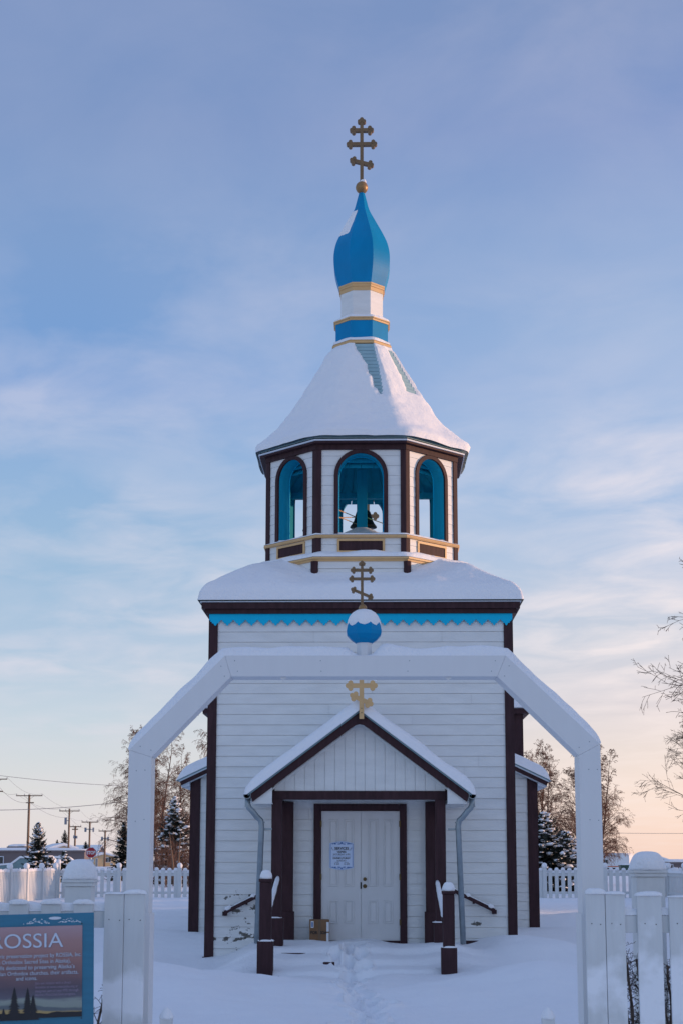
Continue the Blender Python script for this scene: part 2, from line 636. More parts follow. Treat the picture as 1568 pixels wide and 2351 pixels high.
def cross(mb, x, y, z0, z1, w, d, bars, rt, top=True, lean=0):
    """upright from z0 to z1 with bars (z, half length, rise) whose ends are three-lobed"""
    mb.box(x - w / 2, x + w / 2, y - d / 2, y + d / 2, z0, z1)
    q = [0]

    def tre(ex, ez, ux, uz):
        px, pz = -uz, ux
        for (a, b) in ((.55, 0), (-.25, .85), (-.25, -.85)):
            q[0] += 1
            e = .002 + .0007 * (q[0] % 9)
            mb.disc(ex + (ux * a + px * b) * rt, ez + (uz * a + pz * b) * rt, rt * .78, y - d / 2 - e, y + d / 2 + e)
    for z, hl, rise in bars:
        q[0] += 1
        e = .0012 + .0004 * (q[0] % 4)
        a = Vector((x - hl, 0, z + rise))
        b = Vector((x + hl, 0, z - rise))
        dd = (b - a).normalized()
        nn = Vector((-dd.z, 0, dd.x)) * (w / 2)
        mb.prism([((a - nn).x, (a - nn).z), ((b - nn).x, (b - nn).z), ((b + nn).x, (b + nn).z), ((a + nn).x, (a + nn).z)], y - d / 2 + e, y + d / 2 - e)
        tre(a.x, a.z, -dd.x, -dd.z)
        tre(b.x, b.z, dd.x, dd.z)
    if top:
        tre(x, z1, 0, 1)


# ------------------------------------------------------------------ ground
AX, WY = 0.29, 24.3           # church axis and front wall


def sstep(a, b, t):
    t = min(max((t - a) / (b - a), 0), 1)
    return t * t * (3 - 2 * t)


rngF = random.Random(5)
FOOT = []
yy = 14.2
side = 1
while yy < 23.3:
    px = .17 + .12 * math.sin((yy - 13) * .55) + (.10 if yy > 21 else 0)
    FOOT.append((px + side * .085 + rngF.uniform(-.03, .03), yy + rngF.uniform(-.05, .05), rngF.uniform(.075, .14), rngF.uniform(-.2, .2)))
    if rngF.random() < .45:
        FOOT.append((px + rngF.uniform(-.30, .30), yy + rngF.uniform(-.1, .1), rngF.uniform(.05, .11), 0))
    side = -side
    yy += rngF.uniform(.24, .36)


def gz(x, y, fine=True):
    z = .02 + .28 * sstep(21, 30, y)
    if 5 < y < 60 and abs(x) < 25:
        g = lambda cx, cy, sx, sy, a: a * math.exp(-((x - cx) / sx) ** 2 - ((y - cy) / sy) ** 2)
        z += g(2.75, 23.7, .95, 1.0, .34) + g(1.95, 24.2, .5, .6, .12) + g(2.55, 19.3, 1.25, 1.7, .33) + g(-2.5, 18.7, 1.75, 1.6, .36) + g(-4.2, 25.5, 1.4, 1.5, .20) + g(.35, 20.3, .9, 1.0, -.06)
        z += g(-2.2, 23.6, .6, .9, -.14) + g(4.8, 26, 1.6, 1.5, .13) + g(5.8, 33, 2.0, 2.5, .16) + g(-6.5, 29, 2, 4, .1)
        # buried porch steps
        sx = 1 - sstep(1.30, 2.05, abs(x - AX - (-.08)))
        st = sstep(21.5, 23.25, y)
        top = .325
        stairs = top * (.35 * st + .65 * (sum(sstep(k - .09, k + .09, y) for k in (21.85, 22.35, 22.85)) / 3))
        z = max(z, z * (1 - sx) + sx * stairs) if y < 24.6 else z
        n = mnoise.fractal(Vector((x * .55, y * .55, 1.3)), 1, 2, 5)
        z += .075 * n + .03 * mnoise.noise(Vector((x * 1.5 + 3, y * 1.1, 7))) + .016 * mnoise.noise(Vector((x * 3.1, y * 2.2, 4)))
        if fine and -1.2 < x < 1.8 and 13 < y < 23.8:
            trough = -.10 * math.exp(-((x - .17 - .12 * math.sin((y - 13) * .55) - (.10 if y > 21 else 0)) / .17) ** 2)
            z += trough + .018 * mnoise.noise(Vector((x * 9, y * 7, 2))) * math.exp(-((x - .2) / .4) ** 2)
            for fx, fy, fd, fa in FOOT:
                dx, dy = x - fx, y - fy
                if abs(dx) < .3 and abs(dy) < .4:
                    q = (dx / .075) ** 2 + (dy / .15) ** 2
                    z += -fd * 1.35 * math.exp(-q * q * .6) + .04 * math.exp(-(math.sqrt(q) - 1.55) ** 2 / .12)
    return z


def grow_lines(a, b, step, lo, hi, k=1.16):
    L = list(np.arange(a, b + 1e-6, step))
    s, v = step, a
    left = []
    while v > lo:
        s *= k
        v -= s
        left.append(v)
    s, v = step, L[-1]
    right = []
    while v < hi:
        s *= k
        v += s
        right.append(v)
    return left[::-1] + L + right


def ground():
    xs = sorted(set(grow_lines(-.6, .95, .022, -1.3, 1.7, 1.10)))
    xs = grow_lines(xs[0] - .08, xs[0], .08, -2600, xs[0], 1.09)[:-1] + xs
    xs = [x for x in xs] + [xs[-1] + d for d in np.cumsum([.08 * 1.09 ** i for i in range(95)])]
    ys = grow_lines(13.4, 24.4, .036, -60, 3000, 1.08)
    xs = sorted(set(round(float(x), 4) for x in xs))
    vs = [(x, y, gz(x, y)) for y in ys for x in xs]
    k = len(xs)
    fs = [(j * k + i, j * k + i + 1, (j + 1) * k + i + 1, (j + 1) * k + i) for j in range(len(ys) - 1) for i in range(k - 1)]
    o = MB().add(vs, fs).build('ground', 'gsnow', smooth=True)
    tag(o, 'snow covered ground with drifts and a trodden footpath', None, None, 'structure')


ground()

# ------------------------------------------------------------------ church
church = thing('church', 'white wooden church with blue onion dome, bell tower and brown trim', 'church', (AX, WY, 0), (0, R(.08), R(-1.3)))
TW = 2.345            # half width of the tower
TD = 4.7


def cpz(y, d):
    return at(CX, y, WY + d)[1]


# --- tower
mb = MB()
PITCH = .162
siding(mb, (-TW, 0), (1, 0), (0, -1), 2 * TW, -.1, 5.36, PITCH, seed=3)
siding(mb, (TW, 0), (0, 1), (1, 0), TD, -.1, 5.36, PITCH, seed=4)
siding(mb, (-TW, TD), (0, -1), (-1, 0), TD, -.1, 5.36, PITCH, seed=5)
mb.box(-TW + .02, TW - .02, .02, TD, -.1, 5.36)
tower = mb.build('tower_wall', 'peel', church)
for sx in (-1, 1):
    mb = MB()
    x1 = sx * (TW + .02)
    x0 = sx * (TW - .115)
    mb.box(min(x0, x1), max(x0, x1), -.028, .0, -.1, 5.30)
    mb.box(min(x1 - sx * .02, x1 + sx * .008), max(x1 - sx * .02, x1 + sx * .008), -.02, .11, -.1, 5.30)
    if sx < 0:
        mb.box(x1 - .03, x1 + .22, -.05, .0, -.1, .10)
    mb.build('corner_board', 'brown', tower)
# zigzag valance
mb = MB()
poly = [(-TW - .02, 5.36)]
nt_ = 25
pw = (2 * TW + .04) / nt_
for i in range(nt_):
    x = -TW - .02 + i * pw
    for fx, dz in ((0, 0), (.10, 0), (.10, -.022), (.22, -.022), (.22, -.045), (.36, -.045), (.40, -.065), (.5, -.082), (.60, -.065), (.64, -.045), (.78, -.045), (.78, -.022), (.90, -.022), (.90, 0), (1, 0)):
        poly.append((x + fx * pw, 5.262 + dz * 1.1))
poly.append((TW + .02, 5.36))
seen = []
for p in poly:
    if not seen or (abs(p[0] - seen[-1][0]) + abs(p[1] - seen[-1][1]) > 1e-6):
        seen.append(p)
# triangulate as columns below a straight top edge
for a, b in zip(seen[1:-1], seen[2:-1]):
    if b[0] - a[0] > 1e-6:
        mb.prism([(a[0], a[1]), (b[0], b[1]), (b[0], 5.36), (a[0], 5.36)], -.05, -.03)
mb.build('zigzag_valance', 'cyan', tower)

# --- tower roof
EO = .135
mb = MB()
h = TW + EO
mb.box(-h + .05, h - .05, -EO + .05, TD + EO - .05, 5.362, 5.43)
mb.box(-h, h, -EO, TD + EO, 5.432, 5.53)
troof = mb.build('tower_eave', 'brown', church)
mb = MB()
mb.box(-h - .02, h + .02, -EO - .02, TD + EO + .02, 5.533, 5.548)
mb.build('drip_edge', 'signwhite', troof)
cy0 = TD / 2


def troof_z(x, y):
    d = min(h + .05 - abs(x), TD / 2 + EO + .05 - abs(y - cy0))
    return 5.565 + .655 * d


mb = MB()
hh = h + .04
mb.rings([[(x, y, 5.55) for x, y in ((-hh, -EO - .04), (hh, -EO - .04), (hh, TD + EO + .04), (-hh, TD + EO + .04))],
          [(x, y, 5.575) for x, y in ((-hh, -EO - .04), (hh, -EO - .04), (hh, TD + EO + .04), (-hh, TD + EO + .04))],
          [(-.4, cy0 - .4, 6.95), (.4, cy0 - .4, 6.95), (.4, cy0 + .4, 6.95), (-.4, cy0 + .4, 6.95)]])
mb.build('shingles', 'shdark', troof)


def scoop(x, y):
    # wind has hollowed the snow in front of the octagon
    q = max(abs(x) / 1.9, abs(y - cy0) / 1.9, (abs(x) + abs(y - cy0)) / 2.75)
    s = sstep(.95, 1.30, q)
    return .35 + .65 * s


mb = hsnow(-h - .06, h + .06, -EO - .06, TD + EO + .06, troof_z, .20, .17, 90, 90, seed=2, amp=.22, fs=1.1, hole=scoop)
mb.build('snow_cap', 'snow', troof, smooth=True)

# --- belfry
BC = (0.0, cy0)
A0, R0 = .722, 1.59


def face_frames(a, r):
    P = octpts(a, r)
    out = []
    for i in range(8):
        p, q = Vector(P[i - 1]), Vector(P[i])      # counter clockwise seen from above
        u = (q - p)
        L = u.length
        u.normalize()
        n = Vector((u.y, -u.x))
        if n.dot(p + q) < 0:
            n = -n
        out.append((p + Vector(BC), u, n, L))
    return out


mb = MB()
# drum below the ledge
for k, (p, u, n, L) in enumerate(face_frames(.745, 1.765)):
    siding(mb, p, u, n, L, 5.75, 6.33, .15, seed=20 + k)
FR = face_frames(A0, R0)
HOLES = []
for k, (p, u, n, L) in enumerate(FR):
    w = .372 if L > 1.4 else .318
    zsp = 8.160 - w
    HOLES.append((L / 2, w + .01, 6.80, zsp))
    siding(mb, p, u, n, L, 6.30, 8.31, .165, hole=(L / 2, w + .01, 6.80, zsp), lip=.005, gap=.0035, seed=40 + k)
belfry = mb.build('belfry_wall', 'white', church)


def wall_with_arch(mb, p, u, n, L, off, z0, z1, hole, flip=False):
    c, w, zs, zsp = hole
    q = lambda s, z: (p.x + u.x * s + n.x * off, p.y + u.y * s + n.y * off, z)
    zs_list = [z0, zs] + [zs + (zsp - zs) * i / 2 for i in (1, 2)] + [zsp + w * math.sin(math.pi / 2 * i / 10) for i in range(1, 11)] + [z1]
    for a, b in zip(zs_list[:-1], zs_list[1:]):
        if a < zs - 1e-6 or a >= zsp + w - 1e-6:
            mb.add([q(0, a), q(L, a), q(L, b), q(0, b)], [(0, 1, 2, 3)])
        else:
            h_ = lambda z: w if z <= zsp else math.sqrt(max(0, w * w - (z - zsp) ** 2))
            mb.add([q(0, a), q(c - h_(a), a), q(c - h_(b), b), q(0, b)], [(0, 1, 2, 3)])
            mb.add([q(c + h_(a), a), q(L, a), q(L, b), q(c + h_(b), b)], [(0, 1, 2, 3)])


def arch_line(c, w, zs, zsp, n=14):
    return [(c - w, zs)] + [(c - w * math.cos(math.pi * i / n), zsp + w * math.sin(math.pi * i / n)) for i in range(n + 1)] + [(c + w, zs)]


inn = MB()
TH = .24
rv = MB()
for k, (p, u, n, L) in enumerate(FR):
    c, w, zs, zsp = HOLES[k]
    w -= .01
    # inner lining
    cut = TH * .41
    p2 = p + u * cut * .9
    wall_with_arch(inn, p2, u, n, L - 1.8 * cut, -TH, 6.4, 8.31, (c - cut * .9, w, zs, zsp))
    # reveal of the opening
    pts = arch_line(c, w, zs - .02, zsp)
    q = lambda s, z, off: (p.x + u.x * s + n.x * off, p.y + u.y * s + n.y * off, z)
    vs, fs = [], []
    for s, z in pts:
        vs += [q(s, z, -.005), q(s, z, -TH - .02)]
    fs = [(2 * i, 2 * i + 1, 2 * i + 3, 2 * i + 2) for i in range(len(pts) - 1)]
    fs.append((0, 1, 2 * len(pts) - 1, 2 * len(pts) - 2))
    inn.add(vs, fs)
    # pale bead round the inner edge
    rv.tube([q(s, z, -TH + .008) for s, z in arch_line(c, w - .008, zs, zsp)], .007, 5)
lining = inn.build('belfry_lining', 'inblue', belfry)
rv.build('arch_bead', 'cyan', lining)
for k, (p, u, n, L) in enumerate(FR):
    c, w, zs, zsp = HOLES[k]
    w -= .01
    mb = MB()
    o_, i_ = arch_line(c, w + .066, zs - .01, zsp, 22), arch_line(c, w, zs - .01, zsp, 22)
    tmp = MB().strip(o_, i_, 0, .03)
    q = lambda s, off, z: (p.x + u.x * s + n.x * off, p.y + u.y * s + n.y * off, z)
    mb.add([q(x, .030 - y, z) for x, y, z in tmp.v], tmp.f)
    mb.build('arch_trim', 'brown', belfry)
    # corner post at the start of this face
    mb = MB()
    pw_ = .078
    mb.add([q(x, y, z) for x, y, z in MB().box(0, pw_, -.002, .026, 6.30, 8.24).v], MB().box(0, 1, 0, 1, 0, 1).f)
    pp, pu, pn, pL = FR[k - 1]
    q2 = lambda s, off, z: (pp.x + pu.x * s + pn.x * off, pp.y + pu.y * s + pn.y * off, z)
    mb.add([q2(x, y, z) for x, y, z in MB().box(pL - pw_, pL, -.002, .026, 6.30, 8.24).v], MB().box(0, 1, 0, 1, 0, 1).f)
    mb.tube([(p.x, p.y, 6.30), (p.x, p.y, 8.24)], .027, 10)
    mb.build('corner_post', 'brown', belfry)
    # frieze panel under the sill
    fw = .385 if L > 1.4 else .345
    mb = MB()
    mb.add([q(x, y, z) for x, y, z in MB().box(c - fw + .03, c + fw - .03, .004, .012, 6.52, 6.69).v], MB().box(0, 1, 0, 1, 0, 1).f)
    pn_ = mb.build('frieze_panel', 'brown', belfry)
    mb = MB()
    B8 = MB().box(0, 1, 0, 1, 0, 1).f
    for bx in ((c - fw, c + fw, .004, .026, 6.685, 6.72), (c - fw, c + fw, .004, .026, 6.49, 6.525), (c - fw, c - fw + .035, .005, .024, 6.525, 6.685), (c + fw - .035, c + fw, .005, .024, 6.525, 6.685)):
        mb.add([q(x, y, z) for x, y, z in MB().box(*bx).v], B8)
    mb.build('panel_moulding', 'cream', pn_)
# sill and ledge mouldings
k_ = .414
ob = lambda da, z: (A0 + da * k_, R0 + da, z)
mb = MB().octs([ob(-.05, 6.735), ob(.04, 6.735), ob(.055, 6.755), ob(.045, 6.785), ob(-.05, 6.785)], *BC, True, True)
mb.build('sill_moulding', 'cream', belfry)
ol = lambda da, z: (.745 + da * k_, 1.765 + da, z)
mb = MB().octs([ol(-.03, 6.315), ol(.022, 6.315), ol(.03, 6.345), ol(.058, 6.352), ol(.058, 6.382), ol(-.03, 6.385)], *BC, True, True)
mb.build('ledge_moulding', 'cream', belfry)
for x, y in octpts(.745, 1.765):
    MB().tube([(x, y + cy0, 5.75), (x, y + cy0, 6.314)], .062, 8).build('drum_corner_post', 'brown', belfry)
# snow on ledge and sill


def oct_ring_snow(prof, seed, amp, ns=10, a=None, r=None):
    """prof: list of (offset, z) from outside in; ring of snow following the octagon"""
    rings = []
    for j, (da, z) in enumerate(prof):
        P = octpts(a + da * k_, r + da)
        ring = []
        for i in range(8):
            p, q = Vector(P[i]), Vector(P[(i + 1) % 8])
            for s in range(ns):
                v = p.lerp(q, s / ns)
                n = mnoise.fractal(Vector((v.x * 2.4 + seed, v.y * 2.4, seed * 2 + j * .2)), 1, 2, 3)
                wgt = 0 if j == 0 else 1
                nd = v.normalized() if v.length else v
                ring.append((BC[0] + v.x + nd.x * amp * .5 * n * wgt, BC[1] + v.y + nd.y * amp * .5 * n * wgt, z + amp * n * wgt))
        rings.append(ring)
    return MB().rings(rings, False, False)


oct_ring_snow([(.062, 6.387), (.055, 6.43), (.02, 6.465), (-.05, 6.485), (-.12, 6.50), (-.22, 6.53)], 3, .035, 12, .745, 1.765).build('ledge_snow', 'snow', belfry, smooth=True)
oct_ring_snow([(.052, 6.787), (.045, 6.803), (.02, 6.815), (-.06, 6.824), (-.2, 6.83), (-.26, 6.83)], 8, .018, 12, A0, R0).build('sill_snow', 'snow', belfry, smooth=True)
# frieze, floor, ceiling
MB().octs([ob(.0, 8.215), ob(.04, 8.215), ob(.04, 8.30), ob(0, 8.30)], *BC, False, False).build('belfry_frieze', 'brown', belfry)
MB().octs([(A0 - .1, R0 - .1, 6.60), (A0 - .1, R0 - .1, 6.775)], *BC).build('belfry_floor', 'inblue', belfry)
mb = MB()
for k, (p, u, n, L) in enumerate(face_frames(A0 - .1, R0 - TH)):
    nb = 6 if L > 1.2 else 5
    for i in range(nb):
        a, b = p + u * (L * i / nb + .006), p + u * (L * (i + 1) / nb - .006)
        t0 = Vector(BC)
        top = lambda v: t0 + (v - t0) * .05
        mb.add([(a.x, a.y, 7.97), (b.x, b.y, 7.97), (top(b).x, top(b).y, 9.70), (top(a).x, top(a).y, 9.70)], [(0, 1, 2, 3)])
mb.build('belfry_ceiling', 'inblue', lining)
mb = MB()
mb.octs([(A0 - .09, R0 - TH + .03, 8.05), (.05, .12, 9.78)], *BC, False, True)
mb.build('ceiling_backing', 'inblue', lining)
mb = MB()
mb.box(-.09, .09, cy0 - .09, cy0 + .09, 6.776, 8.25)
mb.build('bell_post', 'inblue', lining)
mb = MB()
mb.box(-1.40, 1.40, cy0 + .55, cy0 + .67, 7.90, 8.00)
mb.box(-.06, .06, cy0 + .092, cy0 + .548, 7.91, 7.99)
mb.build('bell_beam', 'inblue', lining)


def bell(name, x, y, z, r, label):
    t = thing(name, label, 'bell', (0, 0, 0))
    t.parent = None
    mt = church_matrix
    t.matrix_world = mt @ Matrix.Translation((x, y, z))
    MB().lathe([(r, 0), (r * .99, .02 * r / .2), (r * .86, .25 * r), (r * .70, .55 * r), (r * .60, .95 * r), (r * .52, 1.2 * r), (r * .3, 1.36 * r), (.02, 1.4 * r)], 0, 0, 20).build('bell_body', 'bronze', t, smooth=True)
    MB().tube([(0, 0, 1.36 * r), (0, 0, 1.36 * r + .16)], .02, 6).build('hanger', 'dark', t)
    MB().lathe([(.01, -.06), (.03, -.03), (.02, 0), (.008, .1)], 0, 0, 8).build('clapper', 'dark', t)
    return t


church_matrix = Matrix.Translation(church.location) @ church.rotation_euler.to_matrix().to_4x4()
bell('church_bell', .02, cy0 + .34, 7.32, .235, 'bronze bell hanging behind the blue post in the middle of the belfry')
bell('church_bell', -.86, cy0 + .42, 7.28, .19, 'small dark bell seen through the left arched belfry opening')
# ropes to the clappers
mb = MB()
for a, b in (((-.62, cy0 - .9, 7.22), (-.05, cy0 + .1, 7.46)), ((-.62, cy0 - .9, 7.34), (0, cy0 + .3, 7.34)), ((.05, cy0 + .1, 7.46), (.62, cy0 - .5, 7.12)), ((-.62, cy0 - .9, 7.46), (0, cy0 + .5, 7.5))):
    mb.tube([a, b], .008, 5)
ropes = mb.build('bell_rope', 'cream', lining)
mb = MB()
mb.box(-.98, -.74, cy0 - .36, cy0 - .12, 7.78, 8.04)  # dark loudspeaker box inside the belfry
mb.build('louvre_box', 'dark', lining)

# --- tent roof over the belfry
EA, ER = .755, 1.745
mb = MB().octs([(A0, R0 + .01, 8.302), (EA - .01, ER - .02, 8.305), (EA - .01, ER - .02, 8.335), (A0, R0 - .2, 8.336)], *BC, False, False)
tent = mb.build('belfry_eave', 'brown', church)
MB().octs([(EA - .03, ER - .06, 8.338), (EA, ER, 8.338), (EA, ER, 8.362), (EA - .03, ER - .06, 8.363)], *BC, False, False).build('drip_edge', 'signwhite', tent)
TZ0, TZ1 = 8.365, 10.395
TR1 = .50


def tent_r(t):
    # t = 0 at the top, 1 at the eave: nearly straight with a bell-cast foot
    r = TR1 + (1.555 - TR1) * t + .19 * t ** 6
    return r


def tent_z(t):
    return TZ1 + (TZ0 - TZ1) * (t ** 1.0)


nco = 27
prof = []
for i in range(nco):
    t0, t1 = 1 - i / nco, 1 - (i + 1) / nco
    r0, r1 = tent_r(t0), tent_r(t1)
    f = lambda r: (.207 + (r - .5) / (ER - .5) * (EA - .207), r)
    if i:
        a, r = f(r0 - .03)
        prof.append((a, r, tent_z(t0) + .002))
        prof.append((a, r, tent_z(t0) + .012))
    a, r = f(r0 - .004)
    prof.append((a, r, tent_z(t0) + .013))
    a, r = f(r1 + .020)
    prof.append((a, r, tent_z(t1)))
MB().octs(prof, *BC, False, True).build('shingles', 'shingle', tent)
nsd = 14
nt2 = 44
rings = []
for j in range(nt2 + 1):
    t = 1 - j / nt2
    ring = []
    r = tent_r(t)
    a = .207 + (r - .5) / (ER - .5) * (EA - .207)
    P = octpts(a, r)
    for i in range(8):
        p, q = Vector(P[i]), Vector(P[(i + 1) % 8])
        for s in range(nsd):
            ss = s / nsd
            v = p.lerp(q, ss)
            S = 2 * ss - 1
            n = mnoise.fractal(Vector((v.x * 1.5 + 4, v.y * 1.5, t * 3)), 1, 2, 4)
            n2 = mnoise.fractal(Vector((v.x * 7 + 9, v.y * 7, t * 14)), 1, 2, 3)
            th = (.055 + .11 * t ** 3) * (1 + .35 * n) + .012 * n2
            th *= edge_round((1 - t) * 2.4 + .012, .13) * (.5 + .5 * sstep(0, .06, t))
            if .03 < t < .9:
                th = max(th, .055)
            # bare shingles: front face towards its right-hand hip, and high on the next face
            if i == 7:
                lb = [(-.5, 0), (-.46, .02), (.23, .19), (.46, .34), (.58, .45), (.78, .56)]
                lo = .9
                for (s0, t0), (s1, t1) in zip(lb[:-1], lb[1:]):
                    if t0 <= t <= t1:
                        lo = s0 + (s1 - s0) * (t - t0) / max(1e-6, t1 - t0)
                m = min(S - lo + .10 * n2, (.93 - .22 * t) - S + .03 * n2, (.57 - t) * 3) if t < .57 else -1
                if m > -.12:
                    th = th * (1 - sstep(-.12, .10, m)) - .05 * sstep(-.12, .10, m)
            if i == 0:
                m = min(S - .28 + .12 * n2, (.44 - t) * 3, (t - .03) * 6, .96 - S)
                if m > -.12:
                    th = th * (1 - sstep(-.12, .10, m)) - .05 * sstep(-.12, .10, m)
            cdist = min(ss, 1 - ss) * (q - p).length
            th -= .018 * max(0, 1 - cdist / .12) * (1 if th > .03 else 0)     # hips are rounded over
            nd = v.normalized()
            ring.append((BC[0] + v.x + nd.x * th * .9, BC[1] + v.y + nd.y * th * .9, tent_z(t) + th * .55 + .004))
    rings.append(ring)
MB().rings(rings, False, False).build('snow_cap', 'snow', tent, smooth=True)

# --- cupola
AXC = BC
reg = lambda r, z: (r * .414, r, z)
cup = MB().octs([reg(.455, 10.394), reg(.455, 10.894)], *AXC).build('cupola_drum', 'dome', church)
MB().octs([reg(.455, 10.399), reg(.515, 10.419), reg(.515, 10.454), reg(.495, 10.469), reg(.485, 10.514), reg(.45, 10.519)], *AXC, False, False).build('drum_moulding', 'cream', cup)
oct_ring_snow([(.0, 10.480), (-.01, 10.524), (-.03, 10.539), (-.075, 10.544)], 5, .02, 6, .207, .50).build('moulding_snow', 'snow', cup, smooth=True)
MB().octs([reg(.45, 10.849), reg(.468, 10.851), reg(.47, 10.879), reg(.49, 10.886), reg(.49, 10.906), reg(.40, 10.909)], *AXC, False, False).build('drum_moulding', 'cream', cup)
oct_ring_snow([(.0, 10.910), (-.01, 10.944), (-.04, 10.964), (-.12, 10.969)], 6, .022, 6, .2, .48).build('moulding_snow', 'snow', cup, smooth=True)
MB().octs([reg(.368, 10.894), reg(.368, 11.554)], *AXC).build('lantern_wall', 'white', cup)
MB().octs([reg(.36, 11.424), reg(.378, 11.429), reg(.378, 11.494), reg(.392, 11.499), reg(.392, 11.534), reg(.402, 11.539), reg(.402, 11.579), reg(.3, 11.581)], *AXC, False, False).build('lantern_moulding', 'cream', cup)
dz = lambda y: cpz(y, cy0)
prof = [(.365, 11.56)] + [(r * 1.03, dz((500 + q / 2.24) / 1.306)) for q, r in ((840, .378), (800, .412), (750, .448), (700, .472), (650, .480), (600, .472), (540, .437), (480, .370), (420, .290), (360, .208), (318, .152), (285, .118), (240, .088), (180, .048))]
# smooth the profile with a Catmull-Rom pass
sm = []
for i in range(len(prof) - 1):
    p0, p1, p2, p3 = prof[max(0, i - 1)], prof[i], prof[i + 1], prof[min(len(prof) - 1, i + 2)]
    for s in range(3):
        t = s / 3
        sm.append(tuple(.5 * ((2 * p1[c]) + (-p0[c] + p2[c]) * t + (2 * p0[c] - 5 * p1[c] + 4 * p2[c] - p3[c]) * t * t + (-p0[c] + 3 * p1[c] - 3 * p2[c] + p3[c]) * t ** 3) for c in (0, 1)))
sm.append(prof[-1])
dome = MB().octs([reg(r, z) for r, z in sm], *AXC).build('onion_dome', 'dome', cup)
# strip of snow clinging to the left face of the dome
mb = MB()
vs, fs = [], []
ring_i = [k for k, (r, z) in enumerate(sm) if dz(556) < z < dz(486)]
for jj, k in enumerate(ring_i):
    r, z = sm[k]
    P = octpts(r * .414, r)
    p, q = Vector(P[6]), Vector(P[7])
    f = jj / (len(ring_i) - 1)
    s0, s1 = -.02, .80 + .12 * f
    for s in range(7):
        S = s0 + (s1 - s0) * s / 6
        n = mnoise.noise(Vector((S * 9, z * 9, 3)))
        e = min(6 - s, len(ring_i) - 1 - jj, jj)
        th = -.004 if e == 0 else .012 + .006 * n
        v = p.lerp(q, min(1, S + (.05 * n if s == 6 else 0)))
        nd = v.normalized()
        vs.append((BC[0] + v.x + nd.x * th, BC[1] + v.y + nd.y * th, z + th * .4 - ((.02 + .09 * (s % 2) * (1 - s / 7)) if jj == 0 else 0)))
for jj in range(len(ring_i) - 1):
    for s in range(6):
        fs.append((jj * 7 + s, jj * 7 + s + 1, (jj + 1) * 7 + s + 1, (jj + 1) * 7 + s))
MB().add(vs, fs).build('snow_streak', 'snow', dome, smooth=True)
bz = dz(431)
mb = MB()
mb.lathe([(.11 * math.sin(math.pi * i / 14) + .001, .115 * -math.cos(math.pi * i / 14)) for i in range(15)], BC[0], BC[1], 20, bz)
ball = mb.build('gilded_ball', 'gold', church, smooth=True)
MB().cap(.02, cy0, bz + .085, .11, .11, .07, seed=3).build('snow_cap', 'snow', ball, smooth=True)
mb = MB()
cross(mb, BC[0], BC[1], bz + .09, dz(279), .062, .085, [(dz(300), .155, 0), (dz(332), .215, 0), (dz(374.5), .155, .042)], .046)
mb.build('three_bar_cross', 'crossgold', church)

# --- door wall furniture
doorf = MB()
doorf.box(-.715, -.60, -.045, -.005, .30, 2.405)
doorf.box(.597, .702, -.045, -.005, .30, 2.405)
doorf.box(-.598, .595, -.045, -.005, 2.297, 2.405)
doorf.box(-.598, .595, -.05, -.005, .30, .345)
dfr = doorf.build('door_frame', 'brown', church)


def door_leaf(x0, x1):
    mb = MB()
    z0, z1 = .348, 2.294
    mb.box(x0, x1, -.022, -.004, z0, z1)
    o = mb.build('door', 'door', church)
    w = x1 - x0
    for px in (.18, .57):
        for (a, b) in ((1.155, 2.17), (.60, .945)):
            q = MB()
            xa, xb = x0 + px * w, x0 + (px + .25) * w
            for r_, dd in ((0, .030),):
                q.strip([(xa, a), (xb, a), (xb, b), (xa, b)], [(xa + .018, a + .018), (xb - .018, a + .018), (xb - .018, b - .018), (xa + .018, b - .018)], -.034, -.021, True)
                q.box(xa + .035, xb - .035, -.030, -.021, a + .035, b - .035)
            q.build('door_panel', 'door', o, bevel=.004)
    return o


dl = door_leaf(-.597, .003)
dr = door_leaf(.009, .594)
for zz, r_ in ((1.265, .028), (1.160, .031)):
    mb = MB()
    mb.disc(.062, zz, r_, -.034, -.022, 16)
    mb.disc(.062, zz, r_ * .72, -.06, -.034, 16)
    mb.build('door_knob', 'brass', dr)
MB().box(-.008, .016, -.026, -.0225, 1.12, 1.22).build('latch_plate', 'dark', dr)
for leaf, hx in ((dl, -.603), (dr, .598)):
    for hz in (.62, 1.30, 2.10):
        MB().box(hx - .012, hx + .012, -.055, -.046, hz - .045, hz + .045).build('hinge', 'brass', leaf)

# --- porch
PY, PF = -1.1, -1.4
SL = .752
AZ = 3.71
pz_ = lambda x: AZ - SL * abs(x)
mb = MB()
# gable boards
nb = 17
bw = 2.5 / nb
for i in range(nb):
    x0, x1 = -1.25 + i * bw + .003, -1.25 + (i + 1) * bw - .003
    off = (i % 3) * .0012
    mb.add([(x0, PY - off, 2.5), (x1, PY - off, 2.5), (x1, PY - off, pz_(x1) - .10), (x0, PY - off, pz_(x0) - .10), (x0, PY + .03, 2.5), (x1, PY + .03, 2.5), (x1, PY + .03, pz_(x1) - .10), (x0, PY + .03, pz_(x0) - .10)],
           [(0, 1, 2, 3), (0, 3, 7, 4), (1, 5, 6, 2)])
mb.add([(-1.25, PY + .012, 2.5), (1.25, PY + .012, 2.5), (1.25, PY + .012, pz_(1.25) - .1), (0, PY + .012, AZ - .1), (-1.25, PY + .012, pz_(1.25) - .1)], [(0, 1, 2, 3, 4)])
porch = mb.build('porch_gable', 'white', church)
